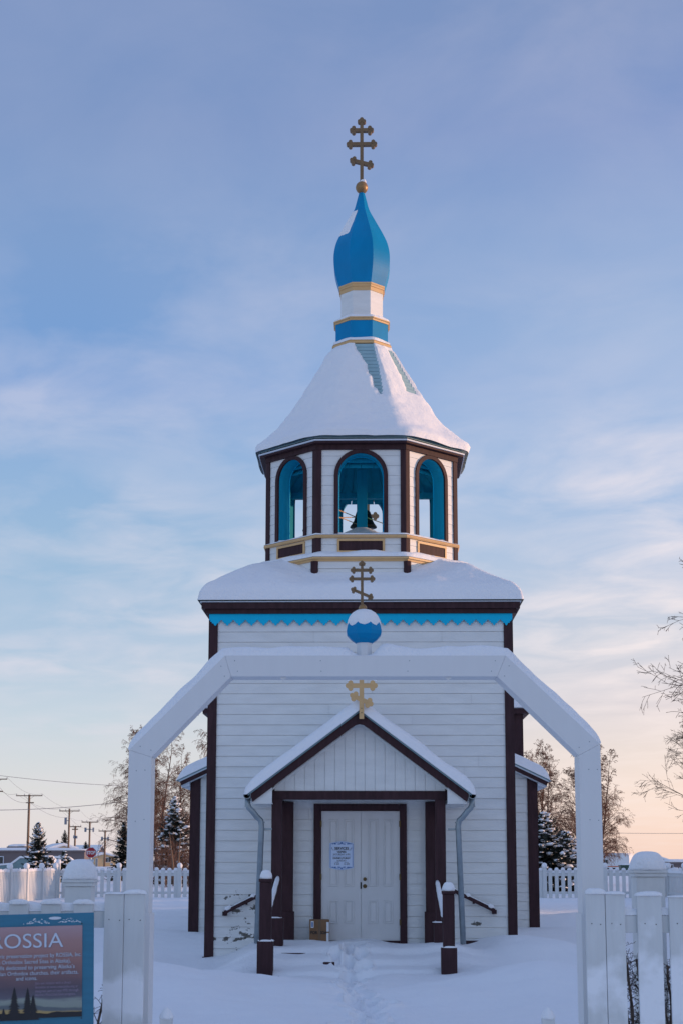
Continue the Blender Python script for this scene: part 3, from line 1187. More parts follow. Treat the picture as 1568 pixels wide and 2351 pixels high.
# rake trim inside the brown bargeboard
for sx in (-1, 1):
    mb = MB()
    e = 1.585
    pr = lambda x, d: (sx * x, pz_(x) - d)
    mb.strip([pr(0, .15), pr(e - .16, .15)], [pr(0, .185), pr(e - .16, .185)], PY - .03, PY - .006)
    mb.build('gable_moulding', 'white', porch)
    mb = MB()
    mb.strip([pr(.0, .02), pr(e, .02)], [pr(.0, .158), pr(e - .035, .158)], PF, PF + .035)
    mb.build('bargeboard', 'brown', porch)
mb = MB()
mb.prism([(-.15, AZ - .265), (-.1, AZ - .24), (-.06, AZ - .21), (0, AZ - .195), (.06, AZ - .21), (.1, AZ - .24), (.15, AZ - .265), (.02, AZ - .15), (-.02, AZ - .15)], PF + .003, PF + .03)
mb.build('apex_bracket', 'brown', porch)
mb = MB()
e = 1.585
for sx in (-1, 1):
    pr = lambda x, d: (sx * x, pz_(x) - d)
    mb.strip([pr(0, .0), pr(e + .03, .0)], [pr(0, .018), pr(e + .03, .018)], PF - .03, .0)
roofp = mb.build('porch_roof', 'shingle', porch)
mb = MB()
for sx in (-1, 1):
    pr = lambda x, d: (sx * x, pz_(x) - d)
    mb.strip([pr(0, .085), pr(e - .03, .085)], [pr(0, .10), pr(e - .03, .10)], PF + .04, .0)
    x0, x1 = sx * 1.27, sx * (e - .03)
    mb.box(min(x0, x1), max(x0, x1), PF + .04, 0, 2.36, 2.375)
    mb.box(min(x1 - sx * .02, x1), max(x1 - sx * .02, x1), PF + .04, 0, 2.376, 2.47)
    mb.prism([(sx * 1.27, 2.376), (sx * (e - .052), 2.376), (sx * (e - .052), pz_(e - .052) - .105), (sx * 1.27, pz_(1.27) - .105)], PF + .04, PF + .06)
mb.build('porch_soffit', 'white', porch)
for sx in (-1, 1):
    mb = MB()
    x0, x1 = (0.0, 1.68) if sx > 0 else (-1.68, 0.0)
    b = hsnow(x0, x1, PF - .08, .0, lambda x, y: max(pz_(x), pz_(1.63)), .205, .20, 34, 22, seed=6 + sx, amp=.25, fs=1.5, open_=('l', 'b') if sx > 0 else ('r', 'b'))
    b.build('snow_cap', 'snow', porch, smooth=True)
# beam and posts
mb = MB()
mb.box(-1.29, 1.27, PY - .02, PY + .12, 2.43, 2.556)
mb.box(-1.29, -1.17, PY + .122, -.003, 2.43, 2.53)
mb.box(1.15, 1.27, PY + .122, -.003, 2.43, 2.53)
mb.build('porch_beam', 'brown', porch)
MB().box(-1.165, 1.145, PY + .122, -.003, 2.452, 2.47).build('porch_ceiling', 'white', porch)
for x in (-1.215, 1.175):
    mb = MB()
    mb.box(x - .075, x + .075, PY - .04, PY + .11, .30, 2.43)
    pb = mb.build('porch_post', 'brown', porch, bevel=.006)
    zt_ = .72 if x < 0 else .66
    MB().box(x - .105, x + .105, PY - .07, PY + .14, .22, zt_).build('post_plinth', 'brown', pb, bevel=.008)
    MB().cap(x - .02, PY + .03, zt_, .2, .2, .022, seed=x).build('snow_cap', 'snow', pb, smooth=True)
    xw = x + (.105 if x < 0 else -.105)
    mb = MB()
    mb.box(xw - .085, xw + .085, -.115, -.005, .30, 2.43)
    mb.box(xw - .105, xw + .105, -.135, -.003, .30, .78)
    mb.build('wall_pilaster', 'brown', porch, bevel=.006)
# porch cross
mb = MB()
cyx = PF - .105
crx = .03
zz = lambda y: cpz(y, PF)
cross(mb, crx, cyx, zz(1652), zz(1545), .067, .03, [(zz(1576), .172, 0), (zz(1608), .112, .052)], .047, top=True)
pc = mb.build('porch_cross', 'cream', porch)
mb = MB()
for q in (zz(1628), zz(1638)):
    mb.disc(crx, q, .007, cyx - .022, cyx - .016, 8)
mb.build('bolt', 'dark', pc)
mb = MB()
mb.cap(crx - .175, cyx, zz(1576) + .06, .07, .035, .03, seed=1)
mb.cap(crx + .175, cyx, zz(1576) + .06, .08, .035, .05, seed=2)
mb.build('snow_cap', 'snow', pc, smooth=True)
# gutters and downspouts
for sx in (-1, 1):
    gx = sx * 1.63
    gzt = pz_(1.59) - .01
    mb = MB()
    prf = [(-.055, 0), (-.05, -.05), (-.02, -.075), (.02, -.075), (.05, -.05), (.055, 0), (.048, 0), (.043, -.045), (.017, -.068), (-.017, -.068), (-.043, -.045), (-.048, 0)]
    mb.prism([(gx + a, gzt + b) for a, b in prf], PF - .02, -.02)
    g = mb.build('gutter', 'metal', porch)
    MB().cap(gx, (PF - .02) / 2 + .35, gzt - .02, .09, .7, .03, seed=9).build('snow_cap', 'snow', g, smooth=True)
    mb = MB()
    yd = PF + .12
    xd = sx * 1.43
    pts = [(gx, yd, gzt - .06), (gx, yd, gzt - .15), (gx - sx * .02, yd, gzt - .20), (gx - sx * .07, yd, gzt - .25), (xd + sx * .07, yd + .05, gzt - .33), (xd + sx * .015, yd + .07, gzt - .38), (xd, yd + .08, gzt - .46), (xd + sx * .055, yd + .10, .36)]
    mb.tube(pts, .042, 10)
    dsp = mb.build('downspout', 'metal', porch, smooth=True)
    mb = MB()
    for zk in (gzt - .17, gzt - .4):
        mb.tube([(pts[1][0] if zk > gzt - .3 else xd, yd + (.0 if zk > gzt - .3 else .08), zk), (pts[1][0] if zk > gzt - .3 else xd, yd + (0 if zk > gzt - .3 else .08), zk - .02)], .047, 10)
    mb.box(min(xd, sx * 1.28), max(xd, sx * 1.28), yd + .10, yd + .115, gzt - .52, gzt - .49)
    mb.build('pipe_bracket', 'metal', dsp)
# newel posts with handrails
for x, ztop, zb in ((-1.275, 1.296, .20), (1.225, 1.136, .12)):
    mb = MB()
    ny = -2.4
    mb.box(x - .080, x + .080, ny - .08, ny + .08, zb, ztop - .045)
    mb.box(x - .092, x + .092, ny - .092, ny + .092, ztop - .043, ztop)
    nw = mb.build('newel_post', 'brown', church, bevel=.006)
    zpl = .455 if x < 0 else .375
    MB().box(x - .108, x + .108, ny - .108, ny + .108, zb - .25, zpl).build('post_plinth', 'brown', nw, bevel=.012)
    MB().cap(x + .01, ny, zpl, .21, .21, .03, seed=4).build('snow_cap', 'snow', nw, smooth=True)
    MB().cap(x, ny, ztop, .165, .165, .12, seed=x, p=2.6).build('snow_cap', 'snow', nw, smooth=True)
    mb = MB()
    xa, xb = (x + .04, -1.19) if x < 0 else (x - .06, 1.12)
    za, zb2 = (.83, 1.25) if x < 0 else (.72, 1.20)
    mb.beam((xa, ny + .082, za), (xb, PY - .045, zb2), .05, .09)
    hr = mb.build('handrail', 'brown', church)
    mb = MB()
    a_, b_ = Vector((xa, ny + .095, za + .05)), Vector((xb, PY - .06, zb2 + .05))
    mb.tube([a_.lerp(b_, t / 14) + Vector((0, 0, .006 * mnoise.noise(Vector((t * .7, x, 1))))) for t in range(15)], [.034 * (1 + .25 * mnoise.noise(Vector((t * .6, x, 4)))) * edge_round(min(t, 14 - t) + .35, 1.6) for t in range(15)], 10)
    mb.build('snow_cap', 'snow', hr, smooth=True)
for sx, xa, za, xb, zb in ((-1, -1.40, 1.09, -2.06, .765), (1, 1.40, 1.10, 2.02, .800)):
    mb = MB()
    mb.beam((xa, -.10, za), (xb, -.10, zb), .045, .055)
    hr = mb.build('wall_handrail', 'brown', church)
    mb = MB()
    mb.box(xb - .035, xb + .035, -.085, -.012, zb - .05, zb + .01)
    mb.box((xa + xb) / 2 - .015, (xa + xb) / 2 + .015, -.08, -.012, (za + zb) / 2 - .05, (za + zb) / 2 - .02)
    mb.build('rail_bracket', 'brown', hr)
    mb = MB()
    r_ = random.Random(sx + 5)
    a_, b_ = Vector((xa, -.10, za + .026)), Vector((xb, -.10, zb + .026))
    mb.tube([a_.lerp(b_, t / 24) + Vector((0, 0, .012 if t in (8, 9, 21, 22, 23) else 0)) for t in range(25)], [(.016 + (.016 if t in (8, 9, 21, 22, 23) else 0)) * edge_round(min(t, 24 - t) + .3, 1.5) * r_.uniform(.8, 1.2) for t in range(25)], 8)
    mb.build('snow_cap', 'snow', hr, smooth=True)
# step boards showing through the snow
for (x0, x1, yb, e) in ((-1.12, -.74, -1.50, .016), (-1.38, -1.06, -2.66, .02), (-.50, -.34, -1.98, .008), (1.50, 1.84, -.42, .022)):
    xm = (x0 + x1) / 2
    zs_ = max(gz(AX + xm, WY + yb), gz(AX + x0, WY + yb), gz(AX + x1, WY + yb)) if e > .04 else gz(AX + xm, WY + yb)
    MB().box(x0, x1, yb - .02, yb + .05, zs_ - .14, zs_ + e).build('step_board', 'brown', church, bevel=.01)

# --- refectory behind the tower
RY, RHW, RD = 5.1, 3.20, 6.2
mb = MB()
siding(mb, (-RHW, RY), (1, 0), (0, -1), 2 * RHW, 0, 3.05, PITCH, seed=61)
siding(mb, (RHW, RY), (0, 1), (1, 0), RD, 0, 3.0, PITCH, seed=62)
siding(mb, (-RHW, RY + RD), (0, -1), (-1, 0), RD, 0, 3.0, PITCH, seed=63)
RS = .476
rz = lambda x: 3.025 + (3.41 - abs(x)) * RS
mb.prism([(-RHW + .02, 0), (RHW - .02, 0), (RHW - .02, rz(RHW) - .09), (0, rz(0) - .09), (-RHW + .02, rz(RHW) - .09)], RY + .02, RY + RD)
ref = mb.build('refectory_wall', 'white', church)
for sx in (-1, 1):
    mb = MB()
    x0, x1 = sx * (RHW - .165), sx * (RHW + .02)
    mb.box(min(x0, x1), max(x0, x1), RY - .03, RY, 0, 3.06)
    mb.box(min(x1 - sx * .03, x1 + sx * .006), max(x1 - sx * .03, x1 + sx * .006), RY - .02, RY + .14, 0, 3.04)
    mb.build('corner_board', 'brown', ref)
    mb = MB()
    pr = lambda x, d: (sx * x, rz(x) - d)
    mb.strip([pr(0, .03), pr(3.40, .03)], [pr(0, .125), pr(3.38, .125)], RY - .22, RY - .18)
    mb.build('bargeboard', 'brown', ref)
    mb = MB()
    mb.strip([pr(0, .02), pr(3.41, .02)], [pr(0, .045), pr(3.41, .045)], RY - .235, RY - .221)
    mb.strip([pr(0, .126), pr(3.38, .126)], [pr(0, .14), pr(3.38, .14)], RY - .2, RY)
    mb.strip([pr(3.22, .12), pr(3.37, .12)], [pr(3.22, .20), pr(3.37, .16)], RY - .17, RY + RD)
    mb.build('eave_trim', 'signwhite', ref)
    mb = MB()
    mb.strip([pr(0, 0), pr(3.43, 0)], [pr(0, .02), pr(3.43, .02)], RY - .24, RY + RD)
    mb.build('shingles', 'shingle', ref)
    x0, x1 = (0, 3.47) if sx > 0 else (-3.47, 0)
    hsnow(x0, x1, RY - .27, RY + RD, lambda x, y: rz(x), .21, .22, 40, 16, seed=11 + sx, amp=.15, open_=('l', 'b') if sx > 0 else ('r', 'b')).build('snow_cap', 'snow', ref, smooth=True)

# --- nave
NY, NHW, ND = 11.0, 3.50, 7.0
mb = MB()
siding(mb, (-NHW, NY), (1, 0), (0, -1), 2 * NHW, 0, 4.85, PITCH, seed=71)
siding(mb, (NHW, NY), (0, 1), (1, 0), ND, 0, 4.85, PITCH, seed=72)
siding(mb, (-NHW, NY + ND), (0, -1), (-1, 0), ND, 0, 4.85, PITCH, seed=73)
mb.box(-NHW + .02, NHW - .02, NY + .02, NY + ND, 0, 4.84)
nave = mb.build('nave_wall', 'white', church)
for sx in (-1, 1):
    mb = MB()
    x0, x1 = sx * (NHW - .18), sx * (NHW + .02)
    mb.box(min(x0, x1), max(x0, x1), NY - .03, NY, 0, 4.8)
    mb.box(min(x1 - sx * .03, x1 + sx * .006), max(x1 - sx * .03, x1 + sx * .006), NY - .02, NY + .18, 0, 4.8)
    mb.build('corner_board', 'brown', nave)
nh = NHW + .16
mb = MB()
mb.box(-nh, nh, NY - .16, NY + ND + .16, 4.80, 4.92)
neave = mb.build('nave_eave', 'brown', nave)
MB().box(-nh - .02, nh + .02, NY - .18, NY + ND + .18, 4.923, 4.94).build('drip_edge', 'signwhite', nave)
ncy = NY + ND / 2
nz_ = lambda x, y: 4.945 + .52 * min(nh + .03 - abs(x), ND / 2 + .19 - abs(y - ncy))
MB().rings([[(-nh - .03, NY - .19, 4.942), (nh + .03, NY - .19, 4.942), (nh + .03, NY + ND + .19, 4.942), (-nh - .03, NY + ND + .19, 4.942)],
            [(-.3, ncy - .3, 6.7), (.3, ncy - .3, 6.7), (.3, ncy + .3, 6.7), (-.3, ncy + .3, 6.7)]]).build('nave_roof', 'shdark', nave)
hsnow(-nh - .05, nh + .05, NY - .21, NY + ND + .21, nz_, .2, .2, 40, 40, seed=17, amp=.15).build('snow_cap', 'snow', nave, smooth=True)
NC = (.03, ncy)
nzb = at(CX, 1212, WY + ncy)[1]
MB().octs([reg(.42, 6.4), reg(.42, 7.9), reg(.46, 7.91), reg(.46, 8.0), reg(.36, 8.02)], *NC).build('nave_cupola_drum', 'white', church)
pr_ = [(.34, 8.0), (.46, 8.2), (.50, 8.45), (.46, 8.75), (.34, 9.05), (.2, 9.35), (.1, 9.6), (.05, nzb - .1)]
MB().octs([reg(r, z) for r, z in pr_], *NC).build('nave_onion_dome', 'dome', church)
mb = MB().lathe([(.10 * math.sin(math.pi * i / 10) + .001, .10 * -math.cos(math.pi * i / 10)) for i in range(11)], NC[0], NC[1], 16, nzb)
nb_ = mb.build('gilded_ball', 'gold', church, smooth=True)
MB().cap(NC[0], NC[1], nzb + .07, .12, .12, .08, seed=6).build('snow_cap', 'snow', nb_, smooth=True)
mb = MB()
cross(mb, NC[0] + .0, NC[1], nzb + .06, nzb + 1.2, .085, .08, [(nzb + .30, .20, 0), (nzb + .72, .30, 0), (nzb + .98, .19, 0)], .062)
mb.build('three_bar_cross', 'crossgold', church)

# ------------------------------------------------------------------ things by the door
sg = thing('service_notice', 'small blue and white notice of service times on the left door leaf', 'notice')
sx_, sz_ = -.290, 1.62          # centre on the door
sg.matrix_world = church_matrix @ Matrix.Translation((sx_, -.036, sz_))
hw_, hh_ = .182, .218


def plaque(s):
    a, b = hw_ * s[0], hh_ * s[1]
    pts = []
    for i in range(9):
        t = i / 8
        x = -a + 2 * a * t
        pts.append((x, b - .03 + .03 * math.sin(math.pi * t) ** 1.2))
    pts += [(a, -b + .03)]
    for i in range(1, 8):
        t = i / 8
        pts.append((a - 2 * a * t, -b + .03 - .03 * math.sin(math.pi * t) ** 1.2))
    pts += [(-a, -b + .03)]
    return pts[::-1]


MB().prism(plaque((1, 1)), -.002, .004).build('plate', 'notice', sg)
mb = MB()
mb.strip(plaque((.95, .95)), plaque((.91, .93)), -.005, -.0025, True)
for zs_ in (1, -1):
    zc = zs_ * (hh_ - .042)
    for xx, rr, sq in ((0, .011, 1), (-.03, .009, .8), (.03, .009, .8), (-.048, .008, .7), (.048, .008, .7), (-.085, .008, .7), (.085, .008, .7), (-.105, .011, .6), (.105, .011, .6), (-.135, .008, .6), (.135, .008, .6)):
        mb.disc(xx, zc + zs_ * (.018 if xx == 0 else .002 * math.cos(xx * 60)), rr, -.0062 - abs(xx) * .004, -.0026, 10)
    mb.prism([(-.06, zc - .006), (0, zc - .002), (.06, zc - .006), (.0, zc + zs_ * .008 + .004)][::-1], -.0068, -.0026)
mb.build('scroll_border', 'signblue', sg)
mb = MB()
T = lambda s, z, size, x=0, sx=1.0, b=.0: add_text(mb, s, size, x, z, -.0052, 'CENTER', sx, b)
T('SERVICES', .092, .052, 0, 1.0, .0012)
mb.box(-.135, .135, -.0055, -.0045, .082, .085)
for s_ in (-1, 1):
    mb.box(s_ * .137 - .002, s_ * .137 + .002, -.0055, -.0045, .082, .105)
    mb.prism([(s_ * .148 - .004, .11), (s_ * .148, .098), (s_ * .148 + .004, .11), (s_ * .148, .13)], -.0055, -.0045)
T('VESPERS', .042, .037, 0, 1.0, .001)
T('SATURDAY 6 PM', .005, .037, 0, .93)
T('DIVINE LITURGY', -.052, .036, 0, .98, .001)
T('SUNDAY', -.089, .036, 0, 1.0)
T('SUMMER', -.108, .017, -.07)
T('WINTER', -.108, .017, .07)
T('9 AM', -.141, .036, -.07, .95)
T('10 AM', -.141, .036, .072, .95)
mb.build('lettering', 'ink', sg)
MB().box(-.14, .14, -.0055, -.003, -.010, -.0075).build('divider_line', 'signblue', sg)

bx = thing('parcel', 'brown cardboard parcel leaning at the left foot of the double door', 'parcel')
bx.matrix_world = church_matrix @ Matrix.Translation((-.615, -.27, .335)) @ Matrix.Rotation(R(3), 4, 'Z')
mb = MB()
mb.box(-.148, .148, -.11, .11, 0, .335)
mb.build('carton', 'card', bx, bevel=.004)
MB().box(-.02, .02, -.1125, -.1108, 0, .335).build('packing_tape', mat('packing_tape', (.17, .10, .055), .35), bx)
mb = MB()
mb.box(-.128, -.085, -.1135, -.1112, .215, .315)
mb.box(.105, .142, -.1135, -.1112, .16, .30)
mb.box(.105, .140, -.1135, -.1112, .01, .14)
lb = mb.build('address_label', 'paper', bx)
MB().box(-.117, -.097, -.115, -.1138, .228, .30).build('barcode', 'signblue', bx)
mb = MB()
add_text(mb, 'FOR', .062, -.135, .125, -.1145, 'LEFT', .9, .002)
add_text(mb, 'SOA', .062, .015, .125, -.1145, 'LEFT', .75, .002)
mb.build('lettering', 'ink', bx)

# ------------------------------------------------------------------ gate
GY = 10.0
gate = thing('gate_arch', 'white wooden gate arch topped with snow, small blue dome and cross', 'gate arch', (0, 0, 0))
GP = lambda x, y: at(x, y, GY)
outer = [GP(x, y) for x, y in ((297, 1722), (517, 1505), (1160, 1505), (1377, 1708))]
inner = [GP(x, y) for x, y in ((349, 1738), (531, 1553), (1141, 1553), (1328, 1734))]
outer = [(outer[0][0], -.1)] + outer + [(outer[3][0], -.1)]
inner = [(inner[0][0], -.1)] + inner + [(inner[3][0], -.1)]
GD = .20
for k, nm in ((0, 'gate_post'), (1, 'arch_beam'), (2, 'arch_beam'), (3, 'arch_beam'), (4, 'gate_post')):
    def sh(p, q, s):            # a hairline joint between the boards
        f = .0005 / max(.01, math.hypot(q[0] - p[0], q[1] - p[1]))
        return (p[0] + (q[0] - p[0]) * f * s, p[1] + (q[1] - p[1]) * f * s)
    o2 = [sh(outer[k], outer[k + 1], 1), sh(outer[k + 1], outer[k], 1)]
    i2 = [sh(inner[k], inner[k + 1], 1), sh(inner[k + 1], inner[k], 1)]
    mb = MB().strip(o2, i2, GY, GY + GD)
    g = mb.build(nm, 'white_gate', gate, bevel=.0008)
# lower casing boards round the posts
for x0, x1 in ((outer[0][0] - .012, inner[0][0] + .012), (inner[5][0] - .012, outer[5][0] + .012)):
    MB().box(x0, x1, GY - .012, GY + GD + .012, -.1, 1.22).build('post_casing', 'white_gate', gate, bevel=.004)
mb = MB()
rgn = random.Random(8)
for k, t0 in ((1, .06), (1, .94), (2, .03), (2, .34), (2, .66), (2, .97), (3, .06), (3, .94)):
    (ox, oz), (ox2, oz2), (ix, iz), (ix2, iz2) = outer[k], outer[k + 1], inner[k], inner[k + 1]
    for v in (.25, .75):
        a_ = (ox + (ox2 - ox) * t0, oz + (oz2 - oz) * t0)
        b_ = (ix + (ix2 - ix) * t0, iz + (iz2 - iz) * t0)
        mb.disc(a_[0] + (b_[0] - a_[0]) * v, a_[1] + (b_[1] - a_[1]) * v, .0035, GY - .0012, GY, 8)
for px in (outer[0][0] + .05, inner[5][0] + .06):
    for z_ in (1.35, 1.8, 2.12):
        for dx in (0, .055):
            mb.disc(px + dx, z_ + rgn.uniform(-.01, .01), .0035, GY - .0012, GY, 8)
mb.build('nail', 'metal', gate)
# brackets under the beam
mb = MB()
for px in (651, 1029):
    x, z = GP(px, 1556)
    mb.box(x - .006, x + .006, GY + .02, GY + .028, z - .022, z + .004)
    mb.box(x - .018, x + .018, GY + .018, GY + .026, z - .006, z + .005)
mb.build('hook', 'white_gate', gate)


def arch_snow():
    L = [outer[1], outer[2], outer[3], outer[4]]
    mb = MB()
    rows = []
    n = 110
    segs = []
    tot = 0
    for a, b in zip(L[:-1], L[1:]):
        l = math.hypot(b[0] - a[0], b[1] - a[1])
        segs.append((tot, l, a, b))
        tot += l
    m = 12
    domex = GP(836, 1500)[0]
    for i in range(n + 1):
        s = tot * i / n
        for t0, l, a, b in segs:
            if s <= t0 + l + 1e-9:
                f = (s - t0) / l
                break
        x, z = a[0] + (b[0] - a[0]) * f, a[1] + (b[1] - a[1]) * f
        # smooth normal
        slope = (b[1] - a[1]) / (b[0] - a[0])
        w1 = sstep(outer[2][0] - .26, outer[2][0] + .26, x)
        w2 = sstep(outer[3][0] - .26, outer[3][0] + .26, x)
        ang = R(45) * (1 - w1) - R(43) * w2
        nx, nz = -math.sin(ang), math.cos(ang)
        flat = 1 - abs(math.sin(ang)) * .35
        th = .068 * flat * (1 + .3 * mnoise.fractal(Vector((s * 3, 2, 7)), 1, 2, 3))
        th *= edge_round(min(s, tot - s) + .01, .16)
        dd = abs(x - domex)
        th *= 1 - .92 * math.exp(-(dd / .085) ** 4)
        row = []
        for k in range(m + 1):
            v = k / m
            e = edge_round(min(v, 1 - v) * (GD + .03), .075)
            tt = -.003 + (th + .003) * e * (1 + .12 * mnoise.noise(Vector((s * 6, v * 4, 3))))
            row.append((x + nx * tt, GY + .001 + (GD - .002) * v, z + nz * tt))
        rows.append(row)
    k = m + 1
    vs = [p for r in rows for p in r]
    fs = [(i * k + j, i * k + j + 1, (i + 1) * k + j + 1, (i + 1) * k + j) for i in range(n) for j in range(m)]
    mb.add(vs, fs)
    mb.build('snow_cap', 'snow', gate, smooth=True)


arch_snow()
gx, gzz = GP(836, 1497)
gyc = GY + GD / 2
gl = MB().octs([reg(.048, gzz - .02), reg(.048, gzz + .10)], gx, gyc).build('cupola_neck', 'white_gate', gate)
dz0 = GP(836, 1478)[1] + .021
dp = [(.052, dz0 - .005), (.085, dz0 + .02), (.110, dz0 + .050), (.113, dz0 + .072), (.106, dz0 + .112), (.08, dz0 + .155), (.045, dz0 + .195), (.02, dz0 + .215)]
gd = MB().octs([reg(r, z) for r, z in dp], gx, gyc).build('cupola_dome', 'dome', gate)
rr_ = []
for j, (r, z) in enumerate([(.106, dz0 + .108), (.109, dz0 + .118), (.104, dz0 + .145), (.095, dz0 + .172), (.078, dz0 + .195), (.05, dz0 + .212), (.02, dz0 + .22), (.002, dz0 + .221)]):
    rr_.append([(gx + math.cos(2 * math.pi * k / 24) * r * (1 + .06 * mnoise.noise(Vector((math.cos(2 * math.pi * k / 24) * 2, math.sin(2 * math.pi * k / 24) * 2, j * .4)))), gyc + math.sin(2 * math.pi * k / 24) * r,
                 z - (.007 * (1 + mnoise.noise(Vector((math.cos(2 * math.pi * k / 24) * 2.2, math.sin(2 * math.pi * k / 24) * 2.2, 9)))) if j < 2 else 0)) for k in range(24)])
MB().rings(rr_).build('snow_cap', 'snow', gd, smooth=True)
mb = MB()
zb_ = GP(832, 1398)[1] + .012
mb.lathe([(.026 * math.sin(math.pi * i / 10) + .0005, .026 * -math.cos(math.pi * i / 10)) for i in range(11)], gx - .008, gyc, 14, zb_ + .01)
mb.build('gilded_ball', 'gold', gate, smooth=True)
mb = MB()
cxg = gx - .012
cross(mb, cxg, gyc, zb_ + .03, GP(830, 1290)[1] + .008, .018, .018, [(GP(830, 1305)[1] + .006, .058, 0), (GP(830, 1325)[1] + .006, .068, 0), (GP(830, 1358)[1] + .004, .056, .024)], .0135)
mb.build('three_bar_cross', 'crossgold', gate)

# ------------------------------------------------------------------ front fence
FY = 9.7
zt0 = at(300, 2052, FY)[1]


def picket(mb, x0, x1, zt, y0=FY, d=.028, lean=0):
    mb.prism([(x0, -.1), (x1, -.1), (x1 + lean, zt), (x0 + lean, zt)], y0 - d, y0)


def front_fence(label, pk, rails, nails):
    t = thing('picket_fence', label, 'picket fence', group=None)
    for i, (x0, x1, zt, hs) in enumerate(pk):
        mb = MB()
        picket(mb, x0, x1, zt)
        p = mb.build('picket', 'front_fence', t, bevel=.003)
        MB().cap((x0 + x1) / 2, FY - .014, zt, x1 - x0 + .004, .05, hs, seed=x0 * 3, p=3, amp=.3).build('snow_cap', 'snow', p, smooth=True)
        mb = MB()
        for (nx, nz) in nails:
            xx = x0 + (x1 - x0) * nx
            mb.disc(xx, nz, .0035, FY - .0295, FY - .028, 8)
        mb.build('nail', 'dark', p)
    for x0, x1, z0, z1, hs in rails:
        mb = MB()
        mb.box(x0, x1, FY + .003, FY + .042, z0, z1)
        r = mb.build('rail', 'fence', t, bevel=.004)
        hsnow(x0, x1, FY + .0, FY + .05, lambda x, y: z1, hs, .022, 60, 6, seed=x0, amp=.6, fs=7, open_=('l', 'r')).build('snow_cap', 'snow', r, smooth=True)
    return t


fx = lambda x: at(x, 2052, FY)[0]
pkR = [(fx(1341), fx(1386) - .002, zt0 - .002, .035), (fx(1386) + .002, fx(1431), zt0 - .003, .018), (fx(1459), fx(1515), at(0, 2057, FY)[1], .028), (fx(1532), fx(1590), at(0, 2060, FY)[1], .012)]
xk = fx(1605)
while xk < 6.4:
    pkR.append((xk, xk + .15, at(0, 2062, FY)[1], .025))
    xk += .195
zr1, zr0 = at(0, 2102, FY)[1], at(0, 2142, FY)[1]
front_fence('white picket fence right of the gate arch, weathered boards', pkR, [(fx(1400), 6.5, zr0, zr1, .045), (fx(1400), 6.5, .28, .38, .05)], ((.3, at(0, 2120, FY)[1]), (.75, at(0, 2122, FY)[1]), (.4, .33)))
pkL = [(fx(243), fx(288) - .002, zt0 - .002, .012), (fx(288) + .002, fx(335), zt0 - .002, .028)]
xk = fx(172)
while xk > -6:
    pkL.append((xk, xk + .118, at(0, 2076, FY)[1], .03))
    xk -= .1955
zl1, zl0 = at(0, 2092, FY)[1], at(0, 2130, FY)[1]
front_fence('white picket fence left of the gate arch behind the blue sign', pkL, [(-6.1, fx(280), zl0, zl1, .05), (-6.1, fx(280), .28, .38, .05)], ((.25, zl0 + .05), (.8, zl0 + .045), (.4, .33)))


def fence_pillar(x0, x1, ycap, ytop, label):
    X0, X1 = at(x0, 2000, 10.9)[0], at(x1, 2000, 10.9)[0]
    zt = at(0, ycap, 10.8)[1]
    w = X1 - X0
    t = thing('fence_pillar', label, 'pillar', ((X0 + X1) / 2, 10.9, 0), group='square pillars beside the gate')
    MB().box(-w / 2, w / 2, -w / 2, w / 2, -.1, zt - .045).build('shaft', 'fence', t, bevel=.004)
    mb = MB()
    mb.box(-w / 2 - .012, w / 2 + .012, -w / 2 - .012, w / 2 + .012, zt - .044, zt - .02)
    mb.box(-w / 2 - .02, w / 2 + .02, -w / 2 - .02, w / 2 + .02, zt - .019, zt)
    mb.build('pillar_cap', 'fence', t, bevel=.003)
    MB().cap(0, 0, zt + .001, w + .05, w + .05, at(0, ytop, 10.9)[1] - zt, seed=x0, p=2.5, n=32, m=12, over=1.0, amp=.06).build('snow_cap', 'snow', t, smooth=True)


fence_pillar(156, 216, 2020, 1973, 'white square pillar with a tall snow cap left of the gate arch')
fence_pillar(1453, 1518, 1998, 1955, 'white square pillar with a snow cap right of the gate arch')
for px, lab in ((383, 'short pointed white stake with snow tip just inside the left gate post'), (1257, 'short pointed white stake with snow tip just inside the right gate post')):
    X, Z = at(px, 2336, 9.6)
    t = thing('gate_stake', lab, 'stake', (X, 9.6, 0), group='short stakes in the gateway')
    w = .036
    MB().rings([[(-w, -w, -.1), (w, -w, -.1), (w, w, -.1), (-w, w, -.1)], [(-w, -w, Z - .01), (w, -w, Z - .01), (w, w, Z - .01), (-w, w, Z - .01)], [(-.006, -.006, Z + .04), (.006, -.006, Z + .04), (.006, .006, Z + .04), (-.006, .006, Z + .04)]]).build('stake_body', 'fence', t)
    MB().rings([[(r * math.cos(k * math.pi / 7), r * math.sin(k * math.pi / 7), z) for k in range(14)] for r, z in ((.042, Z - .008), (.043, Z + .004), (.034, Z + .024), (.022, Z + .045), (.010, Z + .057), (.002, Z + .06))]).build('snow_cap', 'snow', t, smooth=True)

# ------------------------------------------------------------------ blue sign board on the left
SY = 9.25
ts = thing('sign_board', 'blue framed information board with sunset print at the left fence', 'sign', (at(217, 2095, SY)[0], SY, at(217, 2095, SY)[1]), (0, R(-1.2), R(10)))
